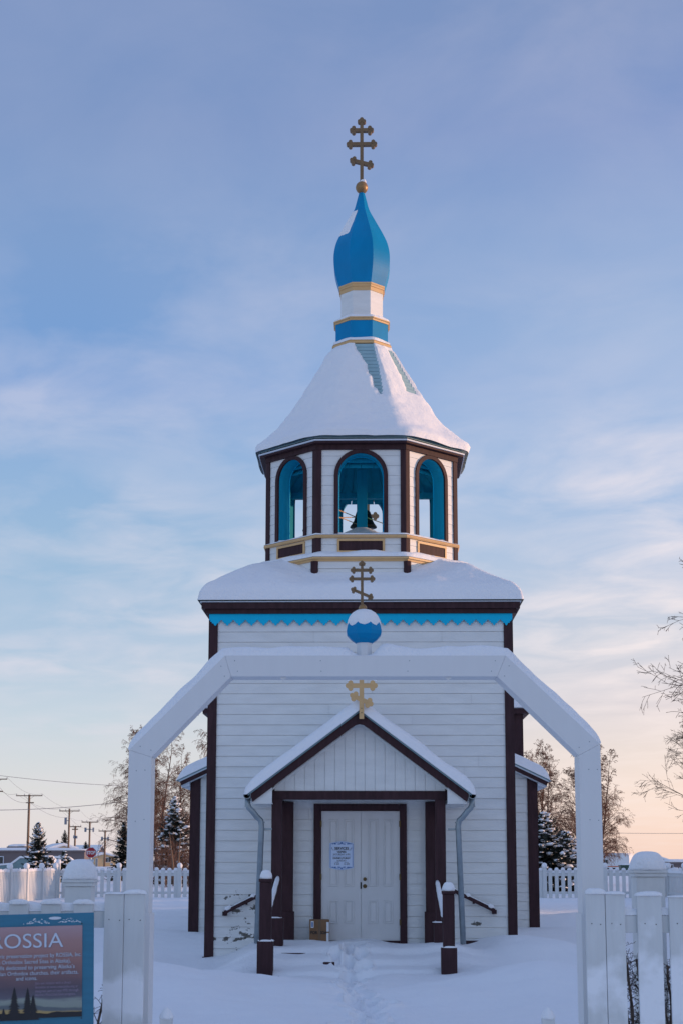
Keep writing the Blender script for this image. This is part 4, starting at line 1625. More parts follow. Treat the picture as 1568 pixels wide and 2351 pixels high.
# local frame: x to the left is negative, z down is negative; origin at the top right corner
mb = MB()
mb.box(-.95, 0, 0, .03, -.78, 0)
mb.build('backing_board', 'board', ts, bevel=.004)
sc = SY / F
PX = lambda x: (x - 217) * sc
PZ = lambda x, y: -(y - 2095) * sc + (x - 217) * sc * .033 * -1
pm = bpy.data.materials.new('sunset_print')
pm.use_nodes = True
t_ = pm.node_tree
b_ = t_.nodes['Principled BSDF']
b_.inputs['Roughness'].default_value = .3
tc_ = N(t_, 'ShaderNodeTexCoord')
sp_ = N(t_, 'ShaderNodeSeparateXYZ')
LK(t_, tc_.outputs['Object'], sp_.inputs[0])
nz1 = N(t_, 'ShaderNodeTexNoise')
nz1.inputs['Scale'].default_value = 3.2
nz1.inputs['Detail'].default_value = 5
mp_ = N(t_, 'ShaderNodeMapping')
mp_.inputs['Scale'].default_value = (1, 1, 5)
LK(t_, tc_.outputs['Object'], mp_.inputs[0])
LK(t_, mp_.outputs[0], nz1.inputs['Vector'])
hgt = mathn(t_, 'DIVIDE', mathn(t_, 'ADD', sp_.outputs[2], .582), .53)        # 0 at the foot of the print, 1 at its top
hgt = mathn(t_, 'ADD', hgt, mathn(t_, 'MULTIPLY', mathn(t_, 'SUBTRACT', nz1.outputs[0], .5), .16))
hgt = mathn(t_, 'ADD', hgt, mathn(t_, 'MULTIPLY', sp_.outputs[0], .05))
colr = ramp(t_, hgt, [(0, (.42, .29, .11)), (.05, (.40, .29, .12)), (.075, (.10, .13, .15)), (.11, (.10, .13, .15)), (.125, (.24, .28, .25)), (.17, (.25, .29, .27)), (.20, (.10, .10, .14)), (.30, (.085, .07, .10)), (.42, (.17, .10, .115)), (.6, (.29, .15, .145)), (.78, (.35, .20, .20)), (1, (.40, .28, .32))])
LK(t_, colr, b_.inputs['Base Color'])
quad = [(PX(191), PZ(191, 2122)), (-.92, PZ(217 - .92 / sc, 2122)), (-.92, PZ(217 - .92 / sc, 2321)), (PX(190), PZ(190, 2321))]
quad = [(PX(191), -.070), (-.90, -.070), (-.90, -.582), (PX(191), -.582)]
MB().prism(quad, -.006, -.001).build('printed_panel', pm, ts)
mb, ms, mp2 = MB(), MB(), MB()


def line(s, size, xr, yb, align='RIGHT', sx=1.0, tgt=None):
    (tgt or mb)
    x, z = (xr + 7 - 217) * sc, -(yb - 2095) * sc
    add_text(tgt or mb, s, size * sc, x, z, -.0095, align, sx)
    if tgt is None:
        add_text(ms, s, size * sc, x + .0016, z - .0018, -.0080, align, sx)


def fit(sub, size, px):
    q = MB()
    add_text(q, sub, size, 0, 0, 0)
    xs_ = [v[0] for v in q.v]
    return px / (max(xs_) - min(xs_))


line('ROSSIA', 45.0, 142, 2168.5, 'RIGHT', fit('OSSIA', 45.0, 129))
for s, sub, wpx, xr, yb in (('A historic preservation project by ROSSIA, Inc.', 'preservation project by ROSSIA, Inc.', 164, 183, 2190), ('(Russian Orthodox Sacred Sites in Alaska),', 'Orthodox Sacred Sites in Alaska),', 150, 159, 2203), ('a nonprofit dedicated to preserving Alaska\u2019s', 'dedicated to preserving Alaska\u2019s', 150, 168, 2215.5), ('Russian Orthodox churches, their artifacts,', 'Orthodox churches, their artifacts,', 155, 176, 2228), ('and icons.', 'and icons.', 46, 86, 2239)):
    line(s, 12.6, xr, yb, 'RIGHT', fit(sub, 12.6, wpx))
for s, wpx, yb in (('Join our mission with a direct', 79, 2249), ('donation at www.rossialaska.org or', 94, 2257.5), ('designate part of your PFD through', 95, 2266), ('Alaska\u2019s Pick.Click.Give program.', 89, 2274)):
    line(s, 8.2, 81, yb, 'LEFT', fit(s, 8.2, wpx), mp2)
mb.build('lettering', 'letter', ts)
ms.build('lettering_shade', 'lettershadow', ts)
mp2.build('small_lettering', 'pinkletter', ts)
mb = MB()
rg = random.Random(3)


def firs(cxp, top, base, hw):
    x0, zt, zb = (cxp - 217) * sc, -(top - 2095) * sc, -(base - 2095) * sc
    n = 13
    hw *= 1.12
    y0 = -.0085 - rg.uniform(0, .0008)
    for i in range(n):
        f0, f1 = i / n, (i + 1.8) / n
        w = hw * sc * (f1 ** .9) * rg.uniform(.85, 1.1)
        z0, z1 = zt + (zb - zt) * f0, zt + (zb - zt) * min(1, f1)
        mb.add([(x0, y0 - i * .00004, z0), (x0 - w, y0 - i * .00004, z1), (x0 + w, y0 - i * .00004, z1)], [(0, 1, 2)])


for a in ((43, 2253, 2325, 17), (72, 2254, 2325, 14), (84, 2270, 2325, 13), (20, 2298, 2325, 9), (2, 2276, 2325, 12), (-22, 2256, 2325, 16), (-50, 2275, 2325, 13)):
    firs(*a)
ridge = [(-.90, -.582)] + [(-.9 + (.9 + (191 - 217) * sc) * i / 30, -.553 + .010 * mnoise.noise(Vector((i * .5, 1, 1))) - (.004 if 18 < i < 24 else 0)) for i in range(31)] + [((191 - 217) * sc, -.582)]
mb.prism(ridge[::-1], -.0082, -.0065)
mb.build('tree_silhouettes', 'silh', ts)
mb = MB()
mb.prism([(-.222 + .036 * math.cos(a) * (1 if abs(math.cos(a)) < .9 else 1), -.026 + .0085 * math.sin(a)) for a in [2 * math.pi * k / 16 for k in range(16)]], -.005, -.001)
mb.build('handle_slot', 'signwhite', ts)
mb = MB()
for x, z in (((190 - 217) * sc, -.060), ((190 - 217) * sc, -.592)):
    mb.disc(x, z, .0035, -.004, -.001, 8)
mb.build('screw', 'dark', ts)
mb = MB()
for x0, x1, zc in ((-.20, -.075, -.052), (-.40, -.255, -.054)):
    for k in range(46):
        a = rg.random()
        mb.blob((x0 + (x1 - x0) * a, -.0015, zc + rg.random() ** 1.6 * .03 * math.sin(math.pi * a)), rg.uniform(.0015, .006), .0012, rg.uniform(.001, .0022), rg, 6, 4)
mb.build('frost', 'snow', ts)
mb = MB()
for x in (-.12, -.8):
    mb.box(x - .04, x + .04, .032, .11, -1.4, -.02)
mb.build('support_post', 'fence', ts)

# ------------------------------------------------------------------ trees


def branch(mb, p, d, L, r, lev, rng, prm, stats):
    ns = 4 if lev < 2 else 3
    pts, rad = [Vector(p)], [r]
    d = Vector(d).normalized()
    pos = Vector(p)
    for i in range(ns):
        droop = prm['droop'][min(lev, len(prm['droop']) - 1)]
        d = (d + Vector((rng.gauss(0, .10), rng.gauss(0, .10), rng.gauss(0, .06) - droop * (i + 1) / ns))).normalized()
        pos = pos + d * (L / ns)
        pts.append(pos.copy())
        rad.append(r * (1 - .75 * (i + 1) / ns))
    mb.tube(pts, [max(q, prm['rmin']) for q in rad], 5 if lev < 2 else 3, cap=False)
    if lev >= prm['levels']:
        return
    n = prm['n'][min(lev, len(prm['n']) - 1)]
    for k in range(n):
        f = .25 + .75 * (k + rng.random()) / n
        i = min(int(f * ns), ns - 1)
        q = pts[i].lerp(pts[i + 1], f * ns - i)
        dd = (pts[i + 1] - pts[i]).normalized()
        s = dd.orthogonal().normalized()
        s.rotate(Matrix.Rotation(rng.uniform(0, 2 * math.pi), 3, dd))
        an = R(rng.uniform(*prm['ang']))
        nd = dd * math.cos(an) + s * math.sin(an)
        branch(mb, q, nd, L * rng.uniform(.38, .62) * (1.1 - .4 * f), rad[i] * .5, lev + 1, rng, prm, stats)


def bare_tree(x, y, H, label, group, seed, spread=.35, trunk_r=.012, nprim=26, start=.22, levels=4, n=(6, 7, 5, 3), ang=(22, 58), droop=(-.04, .06, .2, .35), stems=1, upward=.75, m='twig', name='birch_tree', rmin=.006, cat='tree'):
    rng = random.Random(seed)
    t = thing(name, label, cat, (x, y, gz(x, y, False) - .05), (0, 0, 0), group)
    tr, cr = MB(), MB()
    prm = dict(levels=levels, n=n, ang=ang, droop=droop, rmin=rmin)
    for s in range(stems):
        h = H * rng.uniform(.82, 1.0) if s else H
        off = Vector((0, 0, 0)) if stems == 1 else Vector((rng.uniform(-.2, .2), rng.uniform(-.2, .2), 0))
        lean = Vector((rng.uniform(-.05, .05), rng.uniform(-.05, .05), 1)) if stems == 1 else Vector((rng.uniform(-.20, .20), rng.uniform(-.2, .2), 1))
        pts = [off]
        k = 9
        for i in range(k):
            pts.append(pts[-1] + (lean + Vector((rng.gauss(0, .05), rng.gauss(0, .05), 0))).normalized() * h / k)
        rads = [max(h * trunk_r * (1 - .93 * i / k), .008) for i in range(k + 1)]
        tr.tube(pts, rads, 8)
        for b in range(nprim // stems):
            f = start + (1 - start) * (b + rng.random()) / (nprim // stems)
            f = min(f, .99)
            i = min(int(f * k), k - 1)
            p = pts[i].lerp(pts[i + 1], f * k - i)
            a = rng.uniform(0, 2 * math.pi)
            el = upward * (.55 + .5 * f)
            d = Vector((math.cos(a), math.sin(a), el * rng.uniform(.6, 1.5)))
            ln = H * spread * (1.12 - .85 * f) * rng.uniform(.7, 1.15)
            branch(cr, p, d, ln, rads[i] * .42, 1, rng, prm, None)
    tr.build('trunk', 'bark', t)
    cr.build('crown', m, t)
    return t


def spruce(x, y, H, Rr, label, group, seed, snow=.5, name='spruce_tree'):
    rng = random.Random(seed)
    t = thing(name, label, 'tree', (x, y, gz(x, y, False) - .05), (0, 0, 0), group)
    MB().tube([(0, 0, 0), (0, 0, H * .95)], [H * .022, .015], 7).build('trunk', 'bark', t)
    fo, sn = MB(), MB()
    nb = int(60 + H * 34)
    for b in range(nb):
        f = ((b + rng.random()) / nb) ** .86
        h = H * (.05 + .95 * f)
        a = b * 2.39996 + rng.uniform(-.5, .5)
        rr = (Rr * ((1 - f) ** .82) + .05) * rng.uniform(.62, 1.18)
        ca, sa = math.cos(a), math.sin(a)
        dr = rng.uniform(-.62, -.25) * rr * (1 - .9 * f)
        lift = rng.uniform(.08, .34) + .5 * f ** 3
        P = lambda s: Vector((ca * rr * s, sa * rr * s, h + dr * s + lift * rr * s * s * s))
        side = Vector((-sa, ca, 0))
        m = 7
        for j in range(m):
            s0 = .06 + .92 * j / m
            p, q = P(s0), P(min(1.05, s0 + .17))
            w = rr * .30 * (1.15 - s0) + .045
            for sd in (-1, 1):
                for _ in range(2):
                    tip = p + side * sd * w * rng.uniform(.5, 1.35) + (q - p) * rng.uniform(.8, 2.0) + Vector((0, 0, rng.uniform(-.75, .12) * w))
                    fo.add([p + Vector((0, 0, rng.uniform(-.02, .02))), q, tip], [(0, 1, 2)])
        fo.add([P(.88), P(1.0) + side * .04, P(1.15), P(1.0) - side * .04], [(0, 1, 2, 3)])
        if rng.random() < snow * .75:
            for q_ in range(rng.choice((1, 2, 3))):
                s0 = rng.uniform(.35, 1.0)
                p = P(s0)
                sz = rng.uniform(.05, .15) * (.55 + rr * .45)
                sn.blob((p.x + side.x * rng.uniform(-.12, .12) * rr, p.y + side.y * rng.uniform(-.12, .12) * rr, p.z + sz * .25), sz * rng.uniform(.8, 1.6), sz * rng.uniform(.8, 1.6), sz * rng.uniform(.35, .6), rng, 7, 5, .25)
    fo.build('foliage', 'needle', t)
    if sn.v:
        sn.build('branch_snow', 'snow', t, smooth=True)
    return t


def X(px, d):
    return at(px, 1975, d)[0]


# left side, from behind the gate post to the church
bare_tree(X(318, 100), 100, 9.4, 'tall bare birch behind the left gate post, weeping twigs', 'bare birches beyond the fence', 11, spread=.30, nprim=100, stems=1, start=.18, m='twig', droop=(0, .05, .25, .55), rmin=.0055)
bare_tree(X(368, 96), 96, 8.8, 'bare many stemmed reddish birch between the left gate post and church', 'bare birches beyond the fence', 12, spread=.24, nprim=110, stems=4, start=.22, m='twig', droop=(-.05, 0, .1, .3), rmin=.0055, upward=1.2)
bare_tree(X(412, 98), 98, 7.9, 'bare birch hard against the left side of the church', 'bare birches beyond the fence', 19, spread=.26, nprim=86, stems=3, start=.22, m='twig', droop=(-.05, 0, .1, .3), rmin=.0055, upward=1.1)
bare_tree(X(528, 62), 62, 9.9, 'weeping birch rising behind the church tower, top left of the gate arch', 'bare birches beyond the fence', 13, spread=.22, nprim=26, start=.35, m='twig', droop=(0, .08, .45, .8), rmin=.006)
spruce(X(400, 84), 84, 4.6, 1.5, 'snow laden spruce left of the church, partly sunlit', 'snowy spruces', 21, 1.1)
spruce(X(283, 98), 98, 3.6, 1.05, 'dark spruce just left of the left gate post', 'snowy spruces', 22, .2)
spruce(X(86, 92), 92, 3.45, 1.12, 'snowy spruce beside the nearest utility pole', 'snowy spruces', 23, .55)
spruce(X(148, 90), 90, 1.8, .7, 'low snowy young spruce behind the corner of the fence', 'snowy spruces', 24, .6)
spruce(X(118, 100), 100, 1.5, .8, 'small snowy spruce between pole and fence corner', 'snowy spruces', 32, .7)
spruce(X(148, 260), 260, 6.2, 1.5, 'distant dark spruce above the grey building, taller of the pair', 'distant spruces', 25, .1)
spruce(X(131, 260), 260, 4.6, 1.3, 'distant small spruce above the grey building, shorter of the pair', 'distant spruces', 26, .1)
spruce(X(197, 250), 250, 4.2, 1.4, 'distant spruce just left of the stop sign', 'distant spruces', 27, .1)
for k, (px, d, H) in enumerate(((352, 76, 2.4), (378, 74, 2.1), (408, 78, 2.3), (425, 75, 1.9), (440, 80, 2.6))):
    bare_tree(X(px, d), d, H, ['rust brown shrub beside the left gate post behind the fence', 'low rust brown shrub in front of the snowy spruce', 'rust brown shrub under the snowy spruce', 'small shrub next to the brown church corner', 'rust brown shrub half hidden by the church corner'][k], 'brown shrubs behind the back fence', 40 + k, spread=.55, trunk_r=.012, nprim=60, start=.02, levels=2, n=(6, 5), ang=(20, 60), droop=(0, 0, .05), stems=5, upward=1.3, m='twig', name='bare_shrub', rmin=.005, cat='shrub')
for k, (px, d, tx) in enumerate(((404, 70, 0.0), (417, 71, .25))):
    t = thing('young_tree_stem', ['thin sunlit sapling leaning in front of the snowy spruce', 'thin sunlit sapling standing right of the leaning one'][k], 'sapling', (X(px, d), d, .3), (0, 0, 0), 'saplings before the snowy spruce')
    MB().tube([(-.3 * (1 - k), 0, 0) if 0 else (0, 0, 0), (-.12 - .1 * k * 0, 0, 1.2), (-.3 + .25 * k, 0, 2.5)], [.045, .035, .012], 6).build('stem', 'polewood', t)
    MB().tube([(-.12, 0, 1.2), (.1, .1, 1.9)], [.012, .006], 4).build('twig', 'twig', t)

# right side
spruce(X(1248, 66), 66, 3.25, 2.0, 'snow laden dark spruce just right of the church', 'snowy spruces', 28, 1.15)
spruce(X(1296, 68), 68, 2.5, 1.5, 'low snowy spruce against the right gate post', 'snowy spruces', 29, 1.1)
bare_tree(X(1250, 84), 84, 7.6, 'bare birch directly right of the church eave', 'bare birches beyond the fence', 14, spread=.26, nprim=90, stems=3, start=.2, m='twig', droop=(-.05, 0, .1, .25), rmin=.0055, upward=1.2)
bare_tree(X(1322, 80), 80, 7.4, 'bare birch with its trunk at the inner edge of the right gate post', 'bare birches beyond the fence', 15, spread=.28, nprim=96, start=.15, m='twig', droop=(-.03, .03, .15, .3), rmin=.0055, upward=1.1)
bare_tree(X(1376, 82), 82, 7.2, 'slender bare birch standing right of the right gate post', 'bare birches beyond the fence', 16, spread=.23, nprim=92, stems=2, start=.12, m='twig', droop=(-.02, .06, .3, .5), rmin=.005, upward=1.0)
bare_tree(11.1, 42, 9.9, 'large bare tree at the right edge of the picture, upper branches', 'bare trees at the right edge', 17, spread=.47, nprim=26, start=.40, m='twigdark', droop=(.0, .02, .06, .10), rmin=.006, upward=.30, n=(6, 6, 4, 2), ang=(25, 60), trunk_r=.013, name='bare_tree')
bare_tree(13.6, 56, 7.2, 'smaller bare tree at the right edge, below the large one', 'bare trees at the right edge', 18, spread=.44, nprim=28, start=.25, m='twigdark', droop=(-.05, -.05, 0, .1), rmin=.0055, upward=.8, n=(6, 7, 5, 3), ang=(25, 55), name='bare_tree')
# shrubs by the front fence
bare_tree(2.02, 10.35, 1.02, 'dark leafless bush behind the right picket fence', 'bare bushes at the front fence', 51, spread=.36, trunk_r=.003, nprim=110, start=.05, levels=3, n=(6, 6, 4), ang=(30, 85), droop=(.0, .02, .05), stems=10, upward=.7, m='twigdark', name='bare_shrub', rmin=.0014, cat='shrub')
bare_tree(2.45, 10.45, 1.5, 'taller bush with long arching twigs behind the right pickets', 'bare bushes at the front fence', 52, spread=.3, trunk_r=.0026, nprim=14, start=.3, levels=1, n=(4,), ang=(20, 45), droop=(.0, .05), stems=6, upward=1.4, m='twigdark', name='bare_shrub', rmin=.002, cat='shrub')
bare_tree(-1.52, 9.95, .85, 'dark leafless bush between the blue sign and the gate boards', 'bare bushes at the front fence', 53, spread=.4, trunk_r=.003, nprim=40, start=.05, levels=2, n=(5, 4), ang=(25, 70), droop=(.0, .05, .15), stems=4, upward=.8, m='twigdark', name='bare_shrub', rmin=.0016, cat='shrub')

# ------------------------------------------------------------------ back fence
BFY = 54.0


def fence_run(label, p0, p1, npan, tall_end=False, dense=False):
    t = thing('picket_fence', label, 'picket fence', (p0[0], p0[1], 0), (0, 0, math.atan2(p1[1] - p0[1], p1[0] - p0[0])), 'white fence round the churchyard')
    L = math.hypot(p1[0] - p0[0], p1[1] - p0[1])
    pl = L / npan
    rng = random.Random(int(L * 10))
    for k in range(npan):
        mb, sn = MB(), MB()
        x = k * pl + .12
        n = int((pl - .14) / .194)
        st = (pl - .10) / n
        for i in range(n):
            xx = k * pl + .09 + st * (i + .5) - .01
            zt = 1.19 + .02 * math.sin(math.pi * (i + .5) / n)
            mb.box(xx - .062, xx + .062, -.012, .012, .05, zt)
            sn.cap(xx, 0, zt, .135, .05, rng.uniform(.08, .12), seed=i + k * 7.3, n=10, m=4, over=1.15)
        mb.box(k * pl + .06, (k + 1) * pl - .06, .014, .05, 1.02, 1.12)
        mb.box(k * pl + .06, (k + 1) * pl - .06, .014, .05, .42, .5)
        pan = mb.build('picket_panel', 'fence', t)
        sn.add(*(lambda b: (b.v, b.f))(hsnow(k * pl + .06, (k + 1) * pl - .06, .0, .09, lambda x, y: 1.12, .09, .03, 40, 5, seed=k, amp=.4, fs=3)))
        sn.build('snow_cap', 'snow', pan, smooth=True)
    for k in range(npan + 1):
        zt = 1.30 if not (tall_end and k in (0,)) else 1.42
        p = MB().box(k * pl - .065, k * pl + .065, -.065, .065, .0, zt).build('post', 'fence', t)
        sn = MB()
        sn.blob((k * pl, 0, zt + .07), .095, .095, .10, rng, 10, 7, .04)
        sn.build('snow_cap', 'snow', p, smooth=True)
    return t


fence_run('white picket fence across the back of the churchyard, snow capped', (-9.6, BFY), (11.0, BFY), 10, True)
fence_run('white side fence running back along the left of the churchyard', (-9.98, 30.6), (-9.66, 53.8), 10)
fence_run('white side fence running back along the right of the churchyard', (11.3, 30.6), (11.05, 53.8), 10)

# ------------------------------------------------------------------ utility poles and wires
ARMS = {}


def utility_pole(px, ytop, aL, aR, yarm, d, label, cans=(), low=None):
    x, zt = at(px, ytop, d)
    z0 = 0.0
    k = d / F
    t = thing('utility_pole', label, 'utility pole', (x, d, z0), (0, 0, 0), 'utility poles along the street')
    s = max(.12, k * 2.2)
    MB().tube([(0, 0, 0), (0, 0, zt)], [s * 1.15, s * .85], 8).build('pole', 'polewood', t, smooth=True)
    za = at(px, yarm, d)[1]
    xl, xr = (aL - px) * k, (aR - px) * k
    ar = MB()
    ar.box(xl, xr, -s * 1.35, -s * .9, za - k * 1.1, za + k * 1.1)
    ar.beam((xl * .4, -s, za), (0, -s * .95, za - (xr - xl) * .16), k * .5, k * .6)
    ar.beam((xr * .4, -s, za), (0, -s * .95, za - (xr - xl) * .16), k * .5, k * .6)
    a = ar.build('crossarm', 'polewood', t)
    ins = MB()
    for xx in (xl + k, (xl + 0) * .35, xr - k):
        ins.tube([(xx, -s * 1.1, za + k), (xx, -s * 1.1, za + k * 4.5)], k * .7, 6)
    ins.build('insulator', 'grey', a)
    if low:
        ll, lr, yl = low
        zl = at(px, yl, d)[1]
        MB().box((ll - px) * k, (lr - px) * k, -s * 1.3, -s * .9, zl - k * 1.3, zl + k * 1.3).build('lower_crossarm', 'polewood', t)
    for (cp, y0, y1, w) in cans:
        cx_ = (cp - px) * k
        za_, zb_ = at(cp, y1, d)[1], at(cp, y0, d)[1]
        c = MB()
        c.tube([(cx_, -s * .5, za_), (cx_, -s * .5, zb_)], w * k / 2, 10)
        tr_ = c.build('transformer', 'grey', t)
        MB().beam((cx_, -s * .5, (za_ + zb_) / 2 + .05), (0, -s * .5, (za_ + zb_) / 2 + .05), k, k * 1.5).build('bracket', 'grey', tr_)
    ARMS[px] = [(x + xl + k, d - s * 1.1, za + k * 4.4), (x + xr - k, d - s * 1.1, za + k * 4.4), (x, d, za - 14 * k)]
    return t


utility_pole(-3, 1783, -30, 19, 1789, 120, 'nearest utility pole, only its crossarm end shows at the left edge', low=(-16, 10, 1817))
utility_pole(68.5, 1824, 39, 99, 1827, 150, 'tall sunlit utility pole beside the large snowy spruce', low=(62, 80, 1843))
utility_pole(160.5, 1856, 138, 184, 1862, 195, 'utility pole with a single transformer can', cans=((153, 1877, 1893, 6),))
utility_pole(207.5, 1886, 189, 226, 1887.5, 250, 'utility pole with two transformers left of the stop sign', cans=((198, 1900, 1910, 5), (216, 1900, 1910, 4)))
utility_pole(242.5, 1906, 228, 258, 1908, 310, 'utility pole with two transformers in front of the tan house', cans=((236, 1921, 1930, 4.5), (250, 1921, 1930, 4.5)))
utility_pole(174, 1896, 161, 188, 1898, 330, 'thin far utility pole behind the transformer pole', cans=((172.5, 1918, 1925, 5), (178, 1919, 1925, 4)), low=(167, 181, 1904))


def wire(p0, p1, sag, r, label):
    p0, p1 = Vector(p0), Vector(p1)
    pts = []
    for i in range(17):
        t = i / 16
        p = p0.lerp(p1, t)
        p.z -= sag * 4 * t * (1 - t)
        pts.append(p)
    o = MB().tube(pts, r, 4).build('power_line', 'wire')
    tag(o, label, 'wire', 'overhead wires')


ks = list(ARMS)
for a, b, nm in ((0, 1, 'first and second'), (1, 2, 'second and third'), (2, 3, 'third and fourth'), (3, 4, 'fourth and fifth')):
    for j, sd in ((0, 'thin left'), (1, 'thin right'), (2, 'thick lower')):
        wire(ARMS[ks[a]][j], ARMS[ks[b]][j], .5, .011 if j < 2 else .014, f'{sd} overhead wire between the {nm} utility poles from the left')


def pw(px, py, d):
    x, z = at(px, py, d)
    return (x, d, z)


wire(pw(-20, 1778, 118), pw(330, 1806, 130), .15, .016, 'faint overhead wire crossing the sky above the poles to the birch')
wire(pw(-20, 1860, 110), pw(330, 1834, 118), .2, .020, 'darker overhead wire rising to the right past the tall sunlit pole')
wire(pw(1375, 1912, 200), pw(1640, 1913, 200), .05, .022, 'faint overhead wire low in the sky right of the gate arch')

# ------------------------------------------------------------------ street sign
d = 100
x, z = at(210, 1957.5, d)
t = thing('stop_sign', 'red octagonal stop sign on a post above the left fence', 'stop sign', (x, d, 0), (0, 0, R(-4)))
r_ = 12.2 * d / F
o8 = lambda r: [(r * math.cos(R(22.5 + 45 * k)), z + r * math.sin(R(22.5 + 45 * k))) for k in range(8)]
MB().tube([(0, .04, 0), (0, .04, z + r_ * .8)], .035, 6).build('sign_post', 'metal', t)
pl_ = MB().prism(o8(r_ * 1.06), -.012, .0).build('sign_plate', 'signwhite', t)
MB().prism(o8(r_ * .98), -.018, -.0125).build('sign_face', 'red', pl_)
mb = MB()
add_text(mb, 'STOP', r_ * .86, 0, z - r_ * .30, -.021, 'CENTER', .78, .012)
mb.build('lettering', 'paper', pl_)
MB().box(-.2, .2, -.02, -.005, z - r_ * 1.1 - .24, z - r_ * 1.1 - .03).build('lower_plate', 'signwhite', t)

# ------------------------------------------------------------------ buildings behind


def gable_house(name, label, px0, px1, ye, yp, d, depth, wallm, rot, wins=()):
    x0, ze = at(px0, ye, d)
    x1, _ = at(px1, ye, d)
    zp = at(0, yp, d)[1]
    w = (x1 - x0)
    t = thing(name, label, 'house', ((x0 + x1) / 2, d, 0), (0, 0, R(rot)))
    w2 = w / 2 / math.cos(R(rot))
    MB().prism([(-w2, 0), (w2, 0), (w2, ze), (0, zp), (-w2, ze)], 0, depth).build('wall', wallm, t)
    s = (zp - ze) / w2
    ov = w2 * .1
    rf = MB()
    sn = MB()
    for sg_ in (-1, 1):
        P = lambda q, dz: (sg_ * q, zp - s * q + dz)
        rf.strip([P(0, .16), P(w2 + ov, .16)], [P(0, .01), P(w2 + ov, .01)], -.35, depth + .3)
        sn.strip([P(0, .42), P(w2 + ov * .9, .40)], [P(0, .165), P(w2 + ov, .165)], -.36, depth + .3)
    r = rf.build('roof', 'signwhite', t)
    sn.build('snow_cap', 'snow', r)
    for (a, b, z0, z1) in wins:
        q = MB().box(a * w2 - .08, b * w2 + .08, -.05, -.002, z0 - .08, z1 + .08).build('window_frame', 'signwhite', t)
        MB().box(a * w2, (a + b) / 2 * w2 - .04, -.07, -.052, z0, z1).box((a + b) / 2 * w2 + .04, b * w2, -.07, -.052, z0, z1).build('pane', 'win', q)
    return t


gable_house('house', 'small tan house with a snowy gable roof right of the stop sign', 216, 266, 1968, 1961, 320, 9, 'tan', 14, ((.1, .55, 1.2, 2.0), (-.75, -.62, .3, 1.9)))
# roof of a larger house behind it
gable_house('house', 'larger house whose snowy roof rises behind the stop sign', 218, 250, 1972, 1943, 420, 14, 'greyb', 38, ())


def flat_block(name, label, px0, px1, ytop, d, depth, m, wins=(), cat='building', snow=.3, trim='signwhite'):
    x0, zt = at(px0, ytop, d)
    x1, _ = at(px1, ytop, d)
    t = thing(name, label, cat, ((x0 + x1) / 2, d, 0))
    w = (x1 - x0) / 2
    MB().box(-w, w, 0, depth, 0, zt - .2).build('wall', m, t)
    MB().box(-w - .1, w + .1, -.12, depth + .1, zt - .198, zt - .02).build('parapet', m, t)
    MB().cap(0, depth / 2, zt - .018, 2 * w, depth, snow, seed=px0, p=9, n=40).build('snow_cap', 'snow', t, smooth=True)
    for (a, b, z0, z1) in wins:
        q = MB().box(a * w - .08, b * w + .08, -.05, -.002, z0 - .08, z1 + .08).build('window_frame', trim, t)
        MB().box(a * w, b * w, -.07, -.052, z0, z1).build('pane', 'win', q)
    return t


flat_block('long_building', 'long low grey building behind the left fence and spruces', -60, 195, 1952, 170, 3.5, 'greyb', ((-.52, -.46, 1.2, 1.9), (.1, .2, 1.0, 2.0), (.55, .66, 1.0, 2.0)))
flat_block('rooftop_block', 'small snowy block above the grey building at the far left', 19, 62, 1943, 186, 5, 'greyb', ())
gable_house('house', 'house with a low snowy roof and sunlit gable above the grey building', 118, 176, 1951, 1942, 230, 9, 'tan', 20, ())

# cars under snow


def snowy_car(px, d, ln, label, rot, paint):
    t = thing('parked_car', label, 'car', (X(px, d), d, 0.25), (0, 0, R(rot)), 'parked cars under snow')
    L2 = ln / 2
    body = [(-L2, .25), (L2, .25), (L2, .75), (L2 - .15, .88), (L2 - 1.1, .95), (L2 - 1.75, 1.42), (-L2 + .75, 1.45), (-L2 + .12, .98), (-L2, .85)]
    b = MB().prism(body, -.82, .82).build('body', paint, t, bevel=.06)
    MB().prism([(L2 - 1.18, .97), (L2 - 1.72, 1.34), (.05, 1.37), (.05, .97)], -.832, -.822).prism([(-.03, .97), (-.03, 1.37), (-L2 + .85, 1.37), (-L2 + .45, .97)], -.832, -.822).build('window', 'win', b)
    for sx in (-1, 1):
        for sy in (-1, 1):
            w = MB().disc(sx * (L2 - .85), .32, .32, sy * .84 - .11, sy * .84 + .11, 18).build('wheel', 'rubber', t)
            MB().disc(sx * (L2 - .85), .32, .18, sy * .84 - .118, sy * .84 + .118, 14).build('rim', 'metal', w)
    pts = [(L2 - .1, .90), (L2 - 1.1, .97), (L2 - 1.75, 1.44), (-L2 + .75, 1.47), (-L2 + .12, 1.0)]
    top = [(L2 - .14, 1.02), (L2 - 1.05, 1.12), (L2 - 1.72, 1.60), (-L2 + .78, 1.65), (-L2 + .2, 1.12)]
    MB().strip(top, pts, -.80, .80).build('snow_cap', 'snow', t, bevel=.05)
    return t


snowy_car(70, 118, 4.5, 'pale teal parked car buried in snow behind the left fence', 172, 'teal')
snowy_car(148, 128, 4.2, 'snow covered car between the spruces behind the left fence', 4, 'teal')

